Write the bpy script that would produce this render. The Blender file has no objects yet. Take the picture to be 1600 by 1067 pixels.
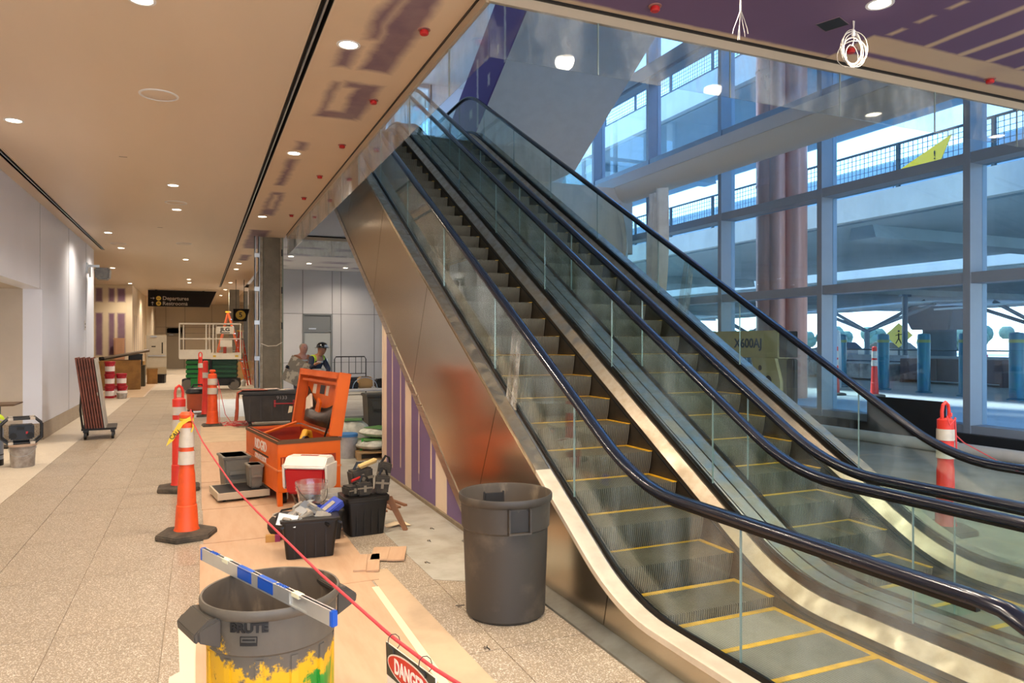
import bpy, bmesh, math, random
from mathutils import Vector, Matrix, Euler
SC = bpy.context.scene
COL = SC.collection
R = math.radians
random.seed(7)

# ------------------------------------------------------------------ camera, sky, exposure
cam = bpy.data.objects.new('camera', bpy.data.cameras.new('camera'))
COL.objects.link(cam)
cam.location = (0, 0, 1.8)
cam.rotation_euler = (R(90), 0, -math.atan(488 / 1120))
cam.data.lens = 25.2
cam.data.sensor_width = 36
cam.data.clip_start = .05
cam.data.clip_end = 600
SC.camera = cam
SC.view_settings.view_transform = 'Standard'
SC.view_settings.look = 'None'
SC.view_settings.gamma = 1
SC.view_settings.exposure = 0.28
try: SC.view_settings.use_curve_mapping = False
except Exception: pass
SC.cycles.transparent_max_bounces = 40
SC.cycles.max_bounces = 10
SC.cycles.diffuse_bounces = 5
SC.cycles.glossy_bounces = 5

W = bpy.data.worlds.new('World'); SC.world = W; W.use_nodes = True
nt = W.node_tree; nt.nodes.clear()
wo = nt.nodes.new('ShaderNodeOutputWorld'); bg = nt.nodes.new('ShaderNodeBackground')
tc = nt.nodes.new('ShaderNodeTexCoord'); sx = nt.nodes.new('ShaderNodeSeparateXYZ')
rp = nt.nodes.new('ShaderNodeValToRGB')
nt.links.new(tc.outputs['Generated'], sx.inputs[0]); nt.links.new(sx.outputs['Z'], rp.inputs[0])
rp.color_ramp.elements[0].position = 0.0; rp.color_ramp.elements[0].color = (1.0, 1.0, 1.0, 1)
rp.color_ramp.elements[1].position = 0.55; rp.color_ramp.elements[1].color = (.20, .42, .90, 1)
e = rp.color_ramp.elements.new(0.12); e.color = (.50, .73, 1.0, 1)
bg.inputs[1].default_value = 4.2
nt.links.new(rp.outputs[0], bg.inputs[0]); nt.links.new(bg.outputs[0], wo.inputs[0])

LAMP_W = 225.0          # every recessed downlight
sun = bpy.data.objects.new('sun', bpy.data.lights.new('sun', 'SUN')); COL.objects.link(sun)
sun.data.energy = 8.0; sun.data.angle = R(8); sun.data.color = (1, .95, .88)
sun.rotation_euler = (R(38), 0, R(200))     # high sun, outdoors only

# ------------------------------------------------------------------ helpers
def lin(c):
    c = c / 255.0
    return c / 12.92 if c <= .04045 else ((c + .055) / 1.055) ** 2.4
def rgb(r, g, b): return (lin(r), lin(g), lin(b), 1)

MATS = {}
class NT:
    def __init__(s, name):
        s.m = bpy.data.materials.new(name); s.m.use_nodes = True
        s.t = s.m.node_tree; s.t.nodes.clear()
        s.out = s.t.nodes.new('ShaderNodeOutputMaterial')
    def n(s, kind, **kw):
        o = s.t.nodes.new(kind)
        for k, v in kw.items(): setattr(o, k, v)
        return o
    def l(s, a, b): s.t.links.new(a, b)
    def math(s, op, a, b=None, c=None, clamp=False):
        o = s.n('ShaderNodeMath', operation=op, use_clamp=clamp)
        for i, x in enumerate((a, b, c)):
            if x is None: continue
            if isinstance(x, (int, float)): o.inputs[i].default_value = x
            else: s.l(x, o.inputs[i])
        return o.outputs[0]
    def mix(s, fac, a, b):
        o = s.n('ShaderNodeMix', data_type='RGBA')
        for sock, x in ((o.inputs[0], fac), (o.inputs[6], a), (o.inputs[7], b)):
            if isinstance(x, (tuple, int, float)): sock.default_value = x
            else: s.l(x, sock)
        return o.outputs[2]
    def noise(s, scale, detail=4, rough=.55, vec=None, stretch=None):
        if vec is None:
            vec = s.n('ShaderNodeTexCoord').outputs['Object']
        if stretch:
            mp = s.n('ShaderNodeMapping'); mp.inputs['Scale'].default_value = stretch
            s.l(vec, mp.inputs[0]); vec = mp.outputs[0]
        o = s.n('ShaderNodeTexNoise'); o.inputs['Scale'].default_value = scale
        o.inputs['Detail'].default_value = detail; o.inputs['Roughness'].default_value = rough
        s.l(vec, o.inputs['Vector']); return o.outputs[0]
    def ramp(s, x, lo, hi):
        o = s.n('ShaderNodeMapRange', interpolation_type='SMOOTHSTEP')
        o.inputs['From Min'].default_value = lo; o.inputs['From Max'].default_value = hi
        s.l(x, o.inputs[0]); return o.outputs[0]

def mat(name, col, rough=.6, metal=0.0, var=0.0, scale=4.0, col2=None, bump=0.0, bscale=30, spec=.5,
        emis=0, coat=0, stretch=None, rvar=0.0, objvar=0.0, speck=None, lo=.35, hi=.7):
    """procedural principled material: col mottled towards col2 by noise, optional specks and fine bump"""
    if name in MATS: return MATS[name]
    k = NT(name); p = k.n('ShaderNodeBsdfPrincipled'); k.l(p.outputs[0], k.out.inputs[0])
    p.inputs['Roughness'].default_value = rough; p.inputs['Metallic'].default_value = metal
    p.inputs['Specular IOR Level'].default_value = spec
    if coat: p.inputs['Coat Weight'].default_value = coat
    c = col
    if var:
        if col2 is None: col2 = tuple(x * .55 for x in col[:3]) + (1,)
        nz = k.noise(scale, 6, .6, stretch=stretch)
        f = k.math('MULTIPLY', k.ramp(nz, lo, hi), var)
        c = k.mix(f, col, col2)
        if rvar: k.l(k.math('ADD', k.math('MULTIPLY', k.ramp(nz, .3, .7), rvar), rough), p.inputs['Roughness'])
    if speck:
        for (sc, cc, th, amt) in speck:
            v = k.n('ShaderNodeTexVoronoi'); v.inputs['Scale'].default_value = sc
            k.l(k.n('ShaderNodeTexCoord').outputs['Object'], v.inputs['Vector'])
            sep = k.n('ShaderNodeSeparateColor'); k.l(v.outputs['Color'], sep.inputs[0])
            f = k.math('MULTIPLY', k.math('GREATER_THAN', sep.outputs[0], th), amt)
            c = k.mix(f, c, cc)
    if objvar:
        oi = k.n('ShaderNodeObjectInfo')
        hs = k.n('ShaderNodeHueSaturation')
        k.l(k.math('ADD', k.math('MULTIPLY', oi.outputs['Random'], objvar), 1 - objvar / 2), hs.inputs['Value'])
        if isinstance(c, tuple): hs.inputs['Color'].default_value = c
        else: k.l(c, hs.inputs['Color'])
        c = hs.outputs[0]
    if isinstance(c, tuple): p.inputs['Base Color'].default_value = c
    else: k.l(c, p.inputs['Base Color'])
    if emis:
        p.inputs['Emission Color'].default_value = col; p.inputs['Emission Strength'].default_value = emis
    if bump:
        b = k.n('ShaderNodeBump'); b.inputs['Strength'].default_value = bump; b.inputs['Distance'].default_value = .01
        k.l(k.noise(bscale, 4), b.inputs['Height']); k.l(b.outputs[0], p.inputs['Normal'])
    MATS[name] = k.m
    return k.m

def glass(name, tint, ior=1.45, dirt=0.0, dcol=(.8, .85, .85, 1), rough=.0, dscale=2.0):
    """thin architectural glass: tinted see-through, fresnel mirror, dusty film"""
    if name in MATS: return MATS[name]
    k = NT(name)
    tr = k.n('ShaderNodeBsdfTransparent'); tr.inputs[0].default_value = tint
    gl = k.n('ShaderNodeBsdfGlossy'); gl.inputs['Roughness'].default_value = rough; gl.inputs[0].default_value = (1, 1, 1, 1)
    ge = k.n('ShaderNodeNewGeometry'); dp = k.n('ShaderNodeVectorMath', operation='DOT_PRODUCT')
    k.l(ge.outputs['Normal'], dp.inputs[0]); k.l(ge.outputs['Incoming'], dp.inputs[1])
    f0 = ((ior - 1) / (ior + 1)) ** 2      # Schlick reflectance, the same from both sides of the thin pane
    fres = k.math('ADD', k.math('MULTIPLY', k.math('POWER', k.math('SUBTRACT', 1.0, k.math('ABSOLUTE', dp.outputs['Value']), clamp=True), 5.0), 1 - f0), f0)
    mx = k.n('ShaderNodeMixShader'); k.l(fres, mx.inputs[0]); k.l(tr.outputs[0], mx.inputs[1]); k.l(gl.outputs[0], mx.inputs[2])
    last = mx.outputs[0]
    if dirt:
        df = k.n('ShaderNodeBsdfDiffuse'); df.inputs[0].default_value = dcol
        tl = k.n('ShaderNodeBsdfTranslucent'); tl.inputs[0].default_value = dcol
        m0 = k.n('ShaderNodeMixShader'); m0.inputs[0].default_value = .5; k.l(df.outputs[0], m0.inputs[1]); k.l(tl.outputs[0], m0.inputs[2])
        nz = k.noise(dscale, 8, .65, stretch=(1, 1, .45))
        m2 = k.n('ShaderNodeMixShader')
        k.l(k.math('MULTIPLY', k.ramp(nz, .38, .75), dirt), m2.inputs[0]); k.l(last, m2.inputs[1]); k.l(m0.outputs[0], m2.inputs[2])
        last = m2.outputs[0]
    k.l(last, k.out.inputs[0]); MATS[name] = k.m
    return k.m

def patchmat(name, base, patch, rects, ax='XY', soft=.05, warp=.1, wscale=3, rough=.8, amount=1.0, var=.15, mottled=0):
    """base colour with soft-edged rectangular areas of another colour (joint compound on drywall)"""
    if name in MATS: return MATS[name]
    k = NT(name); p = k.n('ShaderNodeBsdfPrincipled'); k.l(p.outputs[0], k.out.inputs[0]); p.inputs['Roughness'].default_value = rough
    tcn = k.n('ShaderNodeTexCoord').outputs['Object']
    sep = k.n('ShaderNodeSeparateXYZ'); k.l(tcn, sep.inputs[0])
    nu = k.noise(wscale, 5, .6, vec=tcn); nv = k.noise(wscale * 1.3, 5, .6, vec=tcn)
    u = k.math('ADD', sep.outputs[ax[0]], k.math('MULTIPLY', k.math('SUBTRACT', nu, .5), warp))
    v = k.math('ADD', sep.outputs[ax[1]], k.math('MULTIPLY', k.math('SUBTRACT', nv, .5), warp))
    tot = None
    for (u0, u1, v0, v1) in rects:
        a = k.math('SUBTRACT', k.math('ABSOLUTE', k.math('SUBTRACT', u, (u0 + u1) / 2)), abs(u1 - u0) / 2)
        b = k.math('SUBTRACT', k.math('ABSOLUTE', k.math('SUBTRACT', v, (v0 + v1) / 2)), abs(v1 - v0) / 2)
        m = k.math('MAXIMUM', a, b)
        tot = m if tot is None else k.math('MINIMUM', tot, m)
    f = k.ramp(tot, soft, -soft)
    mm = k.n('ShaderNodeMapRange'); mm.inputs['From Min'].default_value = soft; mm.inputs['From Max'].default_value = -soft
    k.l(tot, mm.inputs[0]); f = mm.outputs[0]
    if mottled:
        f = k.math('MULTIPLY', f, k.math('ADD', k.math('MULTIPLY', k.ramp(nu, .3, .65), mottled), 1 - mottled))
    f = k.math('MULTIPLY', f, amount)
    c = k.mix(f, base, patch)
    if var:
        c = k.mix(k.math('MULTIPLY', k.ramp(k.noise(1.2, 6, .6, vec=tcn), .4, .7), var), c, tuple(x * .7 for x in base[:3]) + (1,))
    k.l(c, p.inputs['Base Color']); MATS[name] = k.m
    return k.m

class MB:
    """collects shapes, builds ONE mesh object"""
    def __init__(s): s.v = []; s.f = []; s.m = []
    def add(s, vs, fs, mi=0, M=None):
        b = len(s.v)
        for q in vs:
            q = Vector(q); s.v.append(tuple(M @ q) if M is not None else tuple(q))
        for q in fs: s.f.append(tuple(b + i for i in q)); s.m.append(mi)
        return s
    def box(s, x0, x1, y0, y1, z0, z1, mi=0, M=None):
        vs = [(x, y, z) for x in (x0, x1) for y in (y0, y1) for z in (z0, z1)]
        return s.add(vs, [(0, 1, 3, 2), (4, 6, 7, 5), (0, 4, 5, 1), (2, 3, 7, 6), (0, 2, 6, 4), (1, 5, 7, 3)], mi, M)
    def tbox(s, w0, d0, w1, d1, z0, z1, mi=0, M=None, cx=0, cy=0):
        vs = [(cx + a * w / 2, cy + b * d / 2, z) for z, w, d in ((z0, w0, d0), (z1, w1, d1)) for a, b in ((-1, -1), (1, -1), (1, 1), (-1, 1))]
        return s.add(vs, [(3, 2, 1, 0), (4, 5, 6, 7), (0, 1, 5, 4), (1, 2, 6, 5), (2, 3, 7, 6), (3, 0, 4, 7)], mi, M)
    def ring(s, rings, mi=0, M=None, cap0=True, cap1=True, closed=False):
        n = len(rings[0]); vs = [p for r in rings for p in r]; fs = []
        m = len(rings)
        for i in range(m if closed else m - 1):
            j = (i + 1) % m
            for q in range(n):
                r = (q + 1) % n
                fs.append((i * n + q, i * n + r, j * n + r, j * n + q))
        if not closed:
            if cap0: fs.append(tuple(range(n - 1, -1, -1)))
            if cap1: fs.append(tuple((m - 1) * n + q for q in range(n)))
        return s.add(vs, fs, mi, M)
    def cyl(s, p0, p1, r0, r1=None, n=14, mi=0, M=None):
        p0 = Vector(p0); p1 = Vector(p1); r1 = r0 if r1 is None else r1
        z = (p1 - p0).normalized(); x = z.orthogonal().normalized(); y = z.cross(x)
        return s.ring([[p + (x * math.cos(2 * math.pi * q / n) + y * math.sin(2 * math.pi * q / n)) * r for q in range(n)] for p, r in ((p0, r0), (p1, r1))], mi, M)
    def tube(s, pts, r, n=8, mi=0, M=None, closed=False):
        pts = [Vector(p) for p in pts]; m = len(pts); rings = []; ref = None
        for i, p in enumerate(pts):
            a = pts[(i - 1) % m] if (closed or i > 0) else p
            b = pts[(i + 1) % m] if (closed or i < m - 1) else p
            t = (b - a).normalized()
            ref = t.orthogonal().normalized() if ref is None else (ref - t * ref.dot(t)).normalized()
            y = t.cross(ref); rr = r[i] if isinstance(r, (list, tuple)) else r
            rings.append([p + (ref * math.cos(2 * math.pi * q / n) + y * math.sin(2 * math.pi * q / n)) * rr for q in range(n)])
        return s.ring(rings, mi, M, closed=closed)
    def lathe(s, prof, n=28, mi=0, M=None, c=(0, 0), cap0=True, cap1=True):
        return s.ring([[(c[0] + r * math.cos(2 * math.pi * q / n), c[1] + r * math.sin(2 * math.pi * q / n), z) for q in range(n)] for r, z in prof], mi, M, cap0, cap1)
    def prism(s, poly, ax, a0, a1, mi=0, M=None):
        def P(u, v, w): return {'x': (w, u, v), 'y': (u, w, v), 'z': (u, v, w)}[ax]
        return s.ring([[P(u, v, a0) for u, v in poly], [P(u, v, a1) for u, v in poly]], mi, M)
    def sph(s, c, r, n=12, m=8, mi=0, M=None, sc=(1, 1, 1)):
        rings = []
        for i in range(1, m):
            a = math.pi * i / m
            rings.append([(c[0] + sc[0] * r * math.sin(a) * math.cos(2 * math.pi * q / n), c[1] + sc[1] * r * math.sin(a) * math.sin(2 * math.pi * q / n), c[2] - sc[2] * r * math.cos(a)) for q in range(n)])
        return s.ring(rings, mi, M)
    def build(s, name, mats, parent=None, bevel=0, smooth=35, loc=None, rot=None, seg=2):
        me = bpy.data.meshes.new(name); me.from_pydata(s.v, [], s.f)
        if not isinstance(mats, (list, tuple)): mats = [mats]
        for q in mats: me.materials.append(q)
        me.polygons.foreach_set('material_index', s.m)
        bm = bmesh.new(); bm.from_mesh(me); bmesh.ops.recalc_face_normals(bm, faces=bm.faces)
        if bevel:
            es = [e for e in bm.edges if len(e.link_faces) == 2 and e.calc_face_angle(0) > .6]
            bmesh.ops.bevel(bm, geom=es, offset=bevel, segments=seg, affect='EDGES', clamp_overlap=True)
        bm.to_mesh(me); bm.free()
        if smooth:
            me.polygons.foreach_set('use_smooth', [True] * len(me.polygons)); me.set_sharp_from_angle(angle=R(smooth))
        o = bpy.data.objects.new(name, me); COL.objects.link(o)
        if parent is not None: o.parent = parent
        if loc is not None: o.location = loc
        if rot is not None: o.rotation_euler = rot
        return o

def T(x=0, y=0, z=0, rx=0, ry=0, rz=0, s=1): return Matrix.LocRotScale(Vector((x, y, z)), Euler((R(rx), R(ry), R(rz))), Vector((s, s, s)) if not isinstance(s, tuple) else Vector(s))
def tag(o, label=None, cat=None, group=None, kind=None):
    if label: o['label'] = label
    if cat: o['category'] = cat
    if group: o['group'] = group
    if kind: o['kind'] = kind
    return o
def thing(name, label, cat, loc=(0, 0, 0), rz=0, group=None):
    o = bpy.data.objects.new(name, None); COL.objects.link(o); o.empty_display_size = .1
    o.location = loc; o.rotation_euler = (0, 0, R(rz)); return tag(o, label, cat, group)
def struct(name, mb, m, parent=None, **kw):
    o = mb.build(name, m, parent, **kw)
    if parent is None: o['kind'] = 'structure'
    return o
def kids(o, root):
    return [c for c in COL.objects if c.parent == root]
def dup(root, loc=None, rz=None, label=None, scale=None):
    def cp(o, par):
        c = o.copy(); COL.objects.link(c)
        if par is not None: c.parent = par
        for ch in CH.get(o.name, []): cp(ch, c)
        return c
    CH = {}
    for o in COL.objects:
        if o.parent is not None: CH.setdefault(o.parent.name, []).append(o)
    r = cp(root, None)
    if loc is not None: r.location = loc
    if rz is not None: r.rotation_euler = (0, 0, R(rz))
    if scale is not None: r.scale = (scale,) * 3 if not isinstance(scale, tuple) else scale
    if label: r['label'] = label
    return r
def text(name, s, size, m, parent, loc, rot, sx=1.0, bold=0.0, thick=.0015, align='CENTER'):
    cu = bpy.data.curves.new(name, 'FONT'); cu.body = s; cu.size = size; cu.extrude = thick; cu.offset = bold
    cu.align_x = align; cu.align_y = 'CENTER'; cu.resolution_u = 3
    t = bpy.data.objects.new(name, cu); COL.objects.link(t)
    dg = bpy.context.evaluated_depsgraph_get(); me = bpy.data.meshes.new_from_object(t.evaluated_get(dg))
    bpy.data.objects.remove(t); me.materials.clear(); me.materials.append(m)
    o = bpy.data.objects.new(name, me); COL.objects.link(o); o.parent = parent
    o.location = loc; o.rotation_euler = rot; o.scale = (sx, 1, 1); return o
# ------------------------------------------------------------------ materials
WHITE = mat('white_paint', rgb(214, 212, 210), .55, var=.12, scale=1.2)
WALLW = mat('wall_enamel', rgb(222, 226, 238), .32, var=.1, scale=.8, spec=.5)
CEIL = mat('ceiling_plaster', rgb(206, 184, 158), .38, var=.1, scale=.35, stretch=(3, .6, 1), spec=.4)
BLACK = mat('black_slot', rgb(12, 12, 12), .5)
STEEL = mat('brushed_steel', rgb(196, 184, 170), .27, 1, var=.25, scale=3, col2=rgb(150, 138, 126), stretch=(1, .2, 8), rvar=.15)
STEEL2 = mat('scuffed_steel', rgb(178, 164, 144), .3, 1, var=.5, scale=9, col2=rgb(160, 140, 112), rvar=.25)
CLAD = mat('mirror_steel', rgb(200, 188, 168), .22, 1, var=.15, scale=.7, col2=rgb(170, 156, 138), bump=.12, bscale=1.3)
ALU = mat('aluminium', rgb(180, 184, 188), .35, .9, var=.2, scale=6)
DARKM = mat('dark_metal', rgb(38, 34, 30), .45, .6, var=.3, scale=8)
SKIRT = mat('skirt_metal', rgb(92, 80, 66), .38, .7, var=.5, scale=4, col2=rgb(40, 33, 26))
TREAD = mat('tread_metal', rgb(128, 117, 98), .5, .35, var=.35, scale=5, col2=rgb(92, 84, 70))
TREADG = mat('tread_groove', rgb(84, 76, 62), .7, .2)
YEL = mat('demarcation_yellow', rgb(222, 166, 20), .5, var=.35, scale=14, col2=rgb(120, 92, 30))
RUBBER = mat('handrail_rubber', rgb(16, 19, 30), .2, var=.45, scale=34, col2=rgb(120, 110, 106), lo=.68, hi=.74)
FLOORT = mat('terrazzo_grey', rgb(154, 137, 114), .34, var=.22, scale=1.2, col2=rgb(146, 132, 114), objvar=.06, rvar=.15,
             speck=[(160, rgb(226, 214, 196), .80, .7), (210, rgb(90, 80, 70), .86, .55)])
FLOORL = mat('terrazzo_light', rgb(206, 192, 170), .42, var=.15, scale=1.2, objvar=.04, rvar=.1, speck=[(160, rgb(232, 222, 206), .8, .5), (210, rgb(150, 138, 120), .88, .4)])
GROUT = mat('grout', rgb(160, 145, 124), .8)
CONC = mat('concrete', rgb(164, 158, 146), .7, var=.5, scale=1.4, col2=rgb(120, 112, 100), bump=.15)
CONC2 = mat('column_concrete', rgb(128, 118, 100), .8, var=.5, scale=3, col2=rgb(96, 86, 70), bump=.3)
PLY = mat('plywood', rgb(196, 160, 126), .6, var=.45, scale=2.2, col2=rgb(180, 138, 102), stretch=(5, .8, 1), objvar=.05)
PAPER = mat('floor_paper', rgb(196, 168, 134), .75, var=.3, scale=3, objvar=.05)
PURPLE = rgb(104, 80, 128)
MUD = rgb(224, 206, 180)
ORANGE = mat('cone_orange', rgb(236, 84, 26), .5, var=.35, scale=9, col2=rgb(176, 62, 30))
RED = mat('cone_red', rgb(226, 52, 34), .5, var=.3, scale=9, col2=rgb(170, 44, 34))
REFW = mat('reflective_white', rgb(206, 192, 172), .4, var=.3, scale=12)
RUB = mat('black_rubber', rgb(58, 50, 40), .85, var=.5, scale=10, col2=rgb(112, 96, 76))
BLKP = mat('black_plastic', rgb(14, 11, 10), .42, var=.3, scale=6, col2=rgb(40, 33, 28))
GREYP = mat('grey_plastic', rgb(112, 106, 98), .5, var=.3, scale=6)
OUTC = mat('road_concrete', rgb(204, 212, 212), .8, var=.3, scale=.8, col2=rgb(170, 178, 182))
MULL = mat('mullion_aluminium', rgb(150, 158, 168), .4, .3, var=.1, scale=3)
GL_WIN = glass('window_glass', (.76, .91, .985, 1), 1.5, dirt=.06)
GL_ESC = glass('balustrade_glass', (.86, .93, .91, 1), 1.5, dirt=.10, dscale=3)
GL_BAF = glass('dusty_glass', (.90, .94, .95, 1), 1.5, dirt=.35, dcol=(.72, .72, .70, 1), dscale=3)
LENS = mat('lamp_lens', (1, .86, .66, 1), .3, emis=14)
GLASSE = mat('glass_edge', rgb(128, 140, 134), .3)

# ------------------------------------------------------------------ setting: floors
CZ = 4.3; UZ = 6.15
fl = struct('floor', MB().box(-8, 2.165, -4, 56, -.2, -.006).box(2.165, 11.4, -4, 30, -.2, -.006), GROUT)
struct('trim_1', MB().box(2.165, 11.4, -4, 30, -.006, .0), CONC)
xs = [-2.65, -2.02, -1.42, -.81, -.2, .41, 1.02, 1.63, 2.165]
tm = {}
for i in range(len(xs) - 1):
    w = xs[i + 1] - xs[i] - .005
    key = (round(w, 3), i == 0)
    if key not in tm:
        tm[key] = MB().box(0, w, 0, 1.215, -.006, 0).build('floor_tile', FLOORL if i == 0 else FLOORT, fl, smooth=0)
        tm[key].location = (xs[i], -1.0, 0); base = tm[key]; j0 = 1
    else: base = tm[key]; j0 = 0
    for j in range(j0, 25):
        c = base.copy(); c.location = (xs[i], -1.0 + 1.22 * j, 0); COL.objects.link(c)
struct('trim_2', MB().box(-8, -2.655, -4, 15.5, -.006, 0).box(-8, -2.655, 22.6, 36, -.006, 0).box(-2.65, 8, 29.5, 56, -.006, -.001), FLOORL)
# levelling compound along the purple wall
struct('trim_3', MB().prism([(1.62, 5.2), (2.1, 4.9), (2.24, 6.0), (2.33, 9.9), (2.2, 12.5), (1.5, 13), (1.56, 8)], 'z', 0, .003), mat('levelling_compound', rgb(176, 172, 158), .6, var=.7, scale=2.5, col2=rgb(140, 128, 108)))
struct('trim_4', MB().prism([(-.2, 18.5), (2.2, 18.2), (2.3, 24), (-.1, 24)], 'z', 0, .003), mat('screed', rgb(190, 196, 200), .5, var=.3, scale=2))

# ------------------------------------------------------------------ ceilings
struct('ceiling', MB().box(-2.37, .80, -4, 56, CZ, CZ + .02).box(-2.7, -2.45, -4, 22.4, CZ, CZ + .02).box(-8, -2.37, 22.4, 56, CZ, CZ + .02)
       .box(.80, .92, 35.5, 56, CZ, CZ + .02), CEIL)
rects = [(1.25, 1.36, 2.0, 5.9), (1.36, 1.62, 3.0, 6.6), (1.12, 1.25, 6.1, 6.6), (1.18, 1.6, 7.9, 8.15), (1.42, 1.64, 6.95, 8.1), (1.18, 1.24, 7.0, 8.1), (1.3, 1.6, 6.95, 7.1),
         (1.12, 1.24, 9.3, 9.7), (1.12, 1.24, 10.2, 12.0), (1.1, 1.3, 12.6, 12.8), (1.1, 1.16, 12.8, 15.0), (1.24, 1.32, 12.8, 15), (1.1, 1.34, 14.2, 14.9), (1.05, 1.45, 17.0, 20.5), (1.1, 1.35, 22, 23.6)]
CEILR = patchmat('taped_ceiling', rgb(206, 180, 150), rgb(112, 86, 100), rects, 'XY', .05, .16, 2.2, rough=.55, amount=1, mottled=.15)
struct('ceiling_1', MB().box(.92, 1.88, -4, 35.5, CZ, CZ + .02).box(.92, 8, 35.5, 56, CZ, CZ + .02), CEILR)
mud = [(1.8, 5.05, 4.64, 4.75), (5.05, 12, 4.18, 4.45), (5.05, 12, 4.53, 4.75), (1.8, 1.98, -4, 4.75)]
mud += [(5.62, 5.69, 2.2, 4.2), (6.05, 6.13, 2.4, 4.2), (6.42, 6.5, 2.6, 4.2), (6.85, 6.93, 2.2, 4.2), (7.3, 7.38, 2.2, 4.2)]
mud += [(5.14, 5.19, y, y + .13) for y in (2.9, 3.2, 3.5, 3.75, 4.0)] + [(3.9, 3.96, y, y + .1) for y in (2.6, 3.1, 3.6)] + [(2.3, 2.38, 2, 4.6)]
CEILP = patchmat('primed_ceiling', rgb(98, 74, 104), rgb(190, 164, 134), mud, 'XY', .02, .05, 2.5, rough=.7)
struct('ceiling_2', MB().box(1.88, 11.4, -4, 4.72, CZ, CZ + .02), CEILP)
m3 = [(x, x + random.uniform(.5, 1.3), y, y + random.uniform(.35, .7)) for x in (2.1, 3.4, 4.8, 6.2, 7.6) for y in (18, 19.6, 21.2, 22.8, 24.4)]
struct('ceiling_3', MB().box(1.88, 11.4, 17.5, 25.8, CZ, CZ + .02), patchmat('mudded_ceiling', rgb(206, 208, 212), rgb(126, 118, 150), m3, 'XY', .1, .5, 1.6, amount=.8, mottled=.7))
UP = mat('void_face', rgb(216, 212, 206), .6)
struct('ceiling_4', MB().box(-3, 1.88, -4, 56, CZ + .15, UZ).box(1.88, 11.4, -4, 4.72, CZ + .15, UZ).box(1.88, 11.4, 17.5, 56, CZ + .15, UZ)
       .box(1.86, 1.88, 4.7, 17.5, CZ, CZ + .15).box(1.88, 11.4, 4.70, 4.72, CZ, CZ + .15).box(1.88, 11.4, 17.5, 17.52, CZ, CZ + .15), UP)
struct('ceiling_5', MB().box(-4, 11.9, -4, 32, 12.6, 12.9), WHITE)   # roof of the upper hall
# linear slot diffusers
def slot(x, y0, y1, lab):
    s = thing('slot_diffuser', lab, 'air diffuser', (x, y0, CZ), group='linear slot diffusers in the ceiling')
    L = y1 - y0
    MB().box(-.045, -.04, 0, L, 0, .09).box(.04, .045, 0, L, 0, .09).box(-.045, .045, 0, L, .09, .1).build('plenum', BLACK, s)
    MB().box(-.008, .008, 0, L, -.003, .03).build('blade', ALU, s)
    MB().box(-.06, -.045, 0, L, -.004, .03).box(.045, .06, 0, L, -.004, .03).build('frame', CEIL, s)
slot(.86, -4, 35.5, 'long double black slot diffuser between the plain and the patched ceiling')
slot(-2.41, -4, 22.3, 'double black slot diffuser in the ceiling beside the white wall')

# ------------------------------------------------------------------ walls
struct('wall_left', MB().box(-2.95, -2.65, 15.5, 22.5, 0, CZ).box(-2.95, -2.65, -4, 15.5, 2.76, CZ), WALLW)
for y in (18.4, 21.0):  # thin grey strips for the seams between wall panels
    struct('trim_5', MB().box(-2.651, -2.646, y, y + .008, .3, CZ), mat('joint_seam', rgb(150, 152, 158), .6))
for y in (2.9, 6, 9.1, 12.2, 15.3):
    struct('trim_5', MB().box(-2.651, -2.646, y, y + .008, 2.76, CZ), MATS['joint_seam'])
BEIGE = mat('recess_panel', rgb(188, 176, 160), .4, var=.1)
struct('wall_recess', MB().box(-5.6, -5.4, -4, 15.5, 0, 2.76).box(-5.6, -2.95, 15.5, 15.7, 0, 2.76).box(-5.6, -2.95, -4, 15.5, 2.76, 2.9), BEIGE)
struct('baseboard_left', MB().box(-2.645, -2.63, 15.49, 22.5, 0, .3).box(-5.4, -2.65, 15.485, 15.5, 0, .3), FLOORT)
stripes = [(x, x + w, z0, z1) for x, w in ((-4.72, .22), (-4.36, .3), (-3.92, .26), (-3.42, .22), (-3.08, .3)) for z0, z1 in ((1.2, 3.05), (3.55, 4.15))]
stripes += [(-5.3, -5.0, .2, 3.05), (-5.3, -5, 3.55, 4.15), (-4.72, -4.5, .2, 3.05), (-3.08, -2.8, .2, 3.0)]
stripes = [(a - .25, b - .25, z0, z1) for a, b, z0, z1 in stripes]
struct('wall_purple', MB().box(-8, -2.95, 36, 36.2, 0, CZ), patchmat('taped_wall', rgb(222, 204, 172), rgb(128, 96, 118), stripes, 'XZ', .04, .05, 3))
struct('wall_left_far', MB().box(-2.95, -2.75, 36, 44, 0, CZ).box(-2.85, -2.65, 44, 53, 0, CZ), patchmat('taped_wall_side', rgb(226, 208, 180), rgb(150, 120, 130), [(37 + i * 1.2, 37.4 + i * 1.2, .6, 3.0) for i in range(5)], 'YZ', .05, .1, 3, amount=.5))
struct('wall_left_side', MB().box(-8, -2.95, 22.5, 22.7, 0, CZ).box(-8.2, -8, 22.5, 36, 0, CZ), WHITE)
GPAN = mat('grey_panel', rgb(168, 166, 166), .42, var=.12, scale=1)
TPAN = mat('taupe_panel', rgb(186, 170, 146), .45, var=.12, scale=1)
def panel_wall(name, x0, x1, y, z1, xj, zj, m, holes=()):
    """wall of separate cladding panels facing -Y, joints recessed"""
    w = struct(name, MB().box(x0, x1, y + .02, y + .2, 0, z1), mat('joint_dark', rgb(84, 82, 82), .7))
    xx = [x0] + xj + [x1]; zz = [0] + zj + [z1]
    for i in range(len(xx) - 1):
        for j in range(len(zz) - 1):
            if (i, j) in holes: continue
            MB().box(xx[i] + .01, xx[i + 1] - .01, y, y + .025, zz[j] + .008, zz[j + 1] - .008).build('wall_panel', m, w, smooth=0)
    return w
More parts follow.
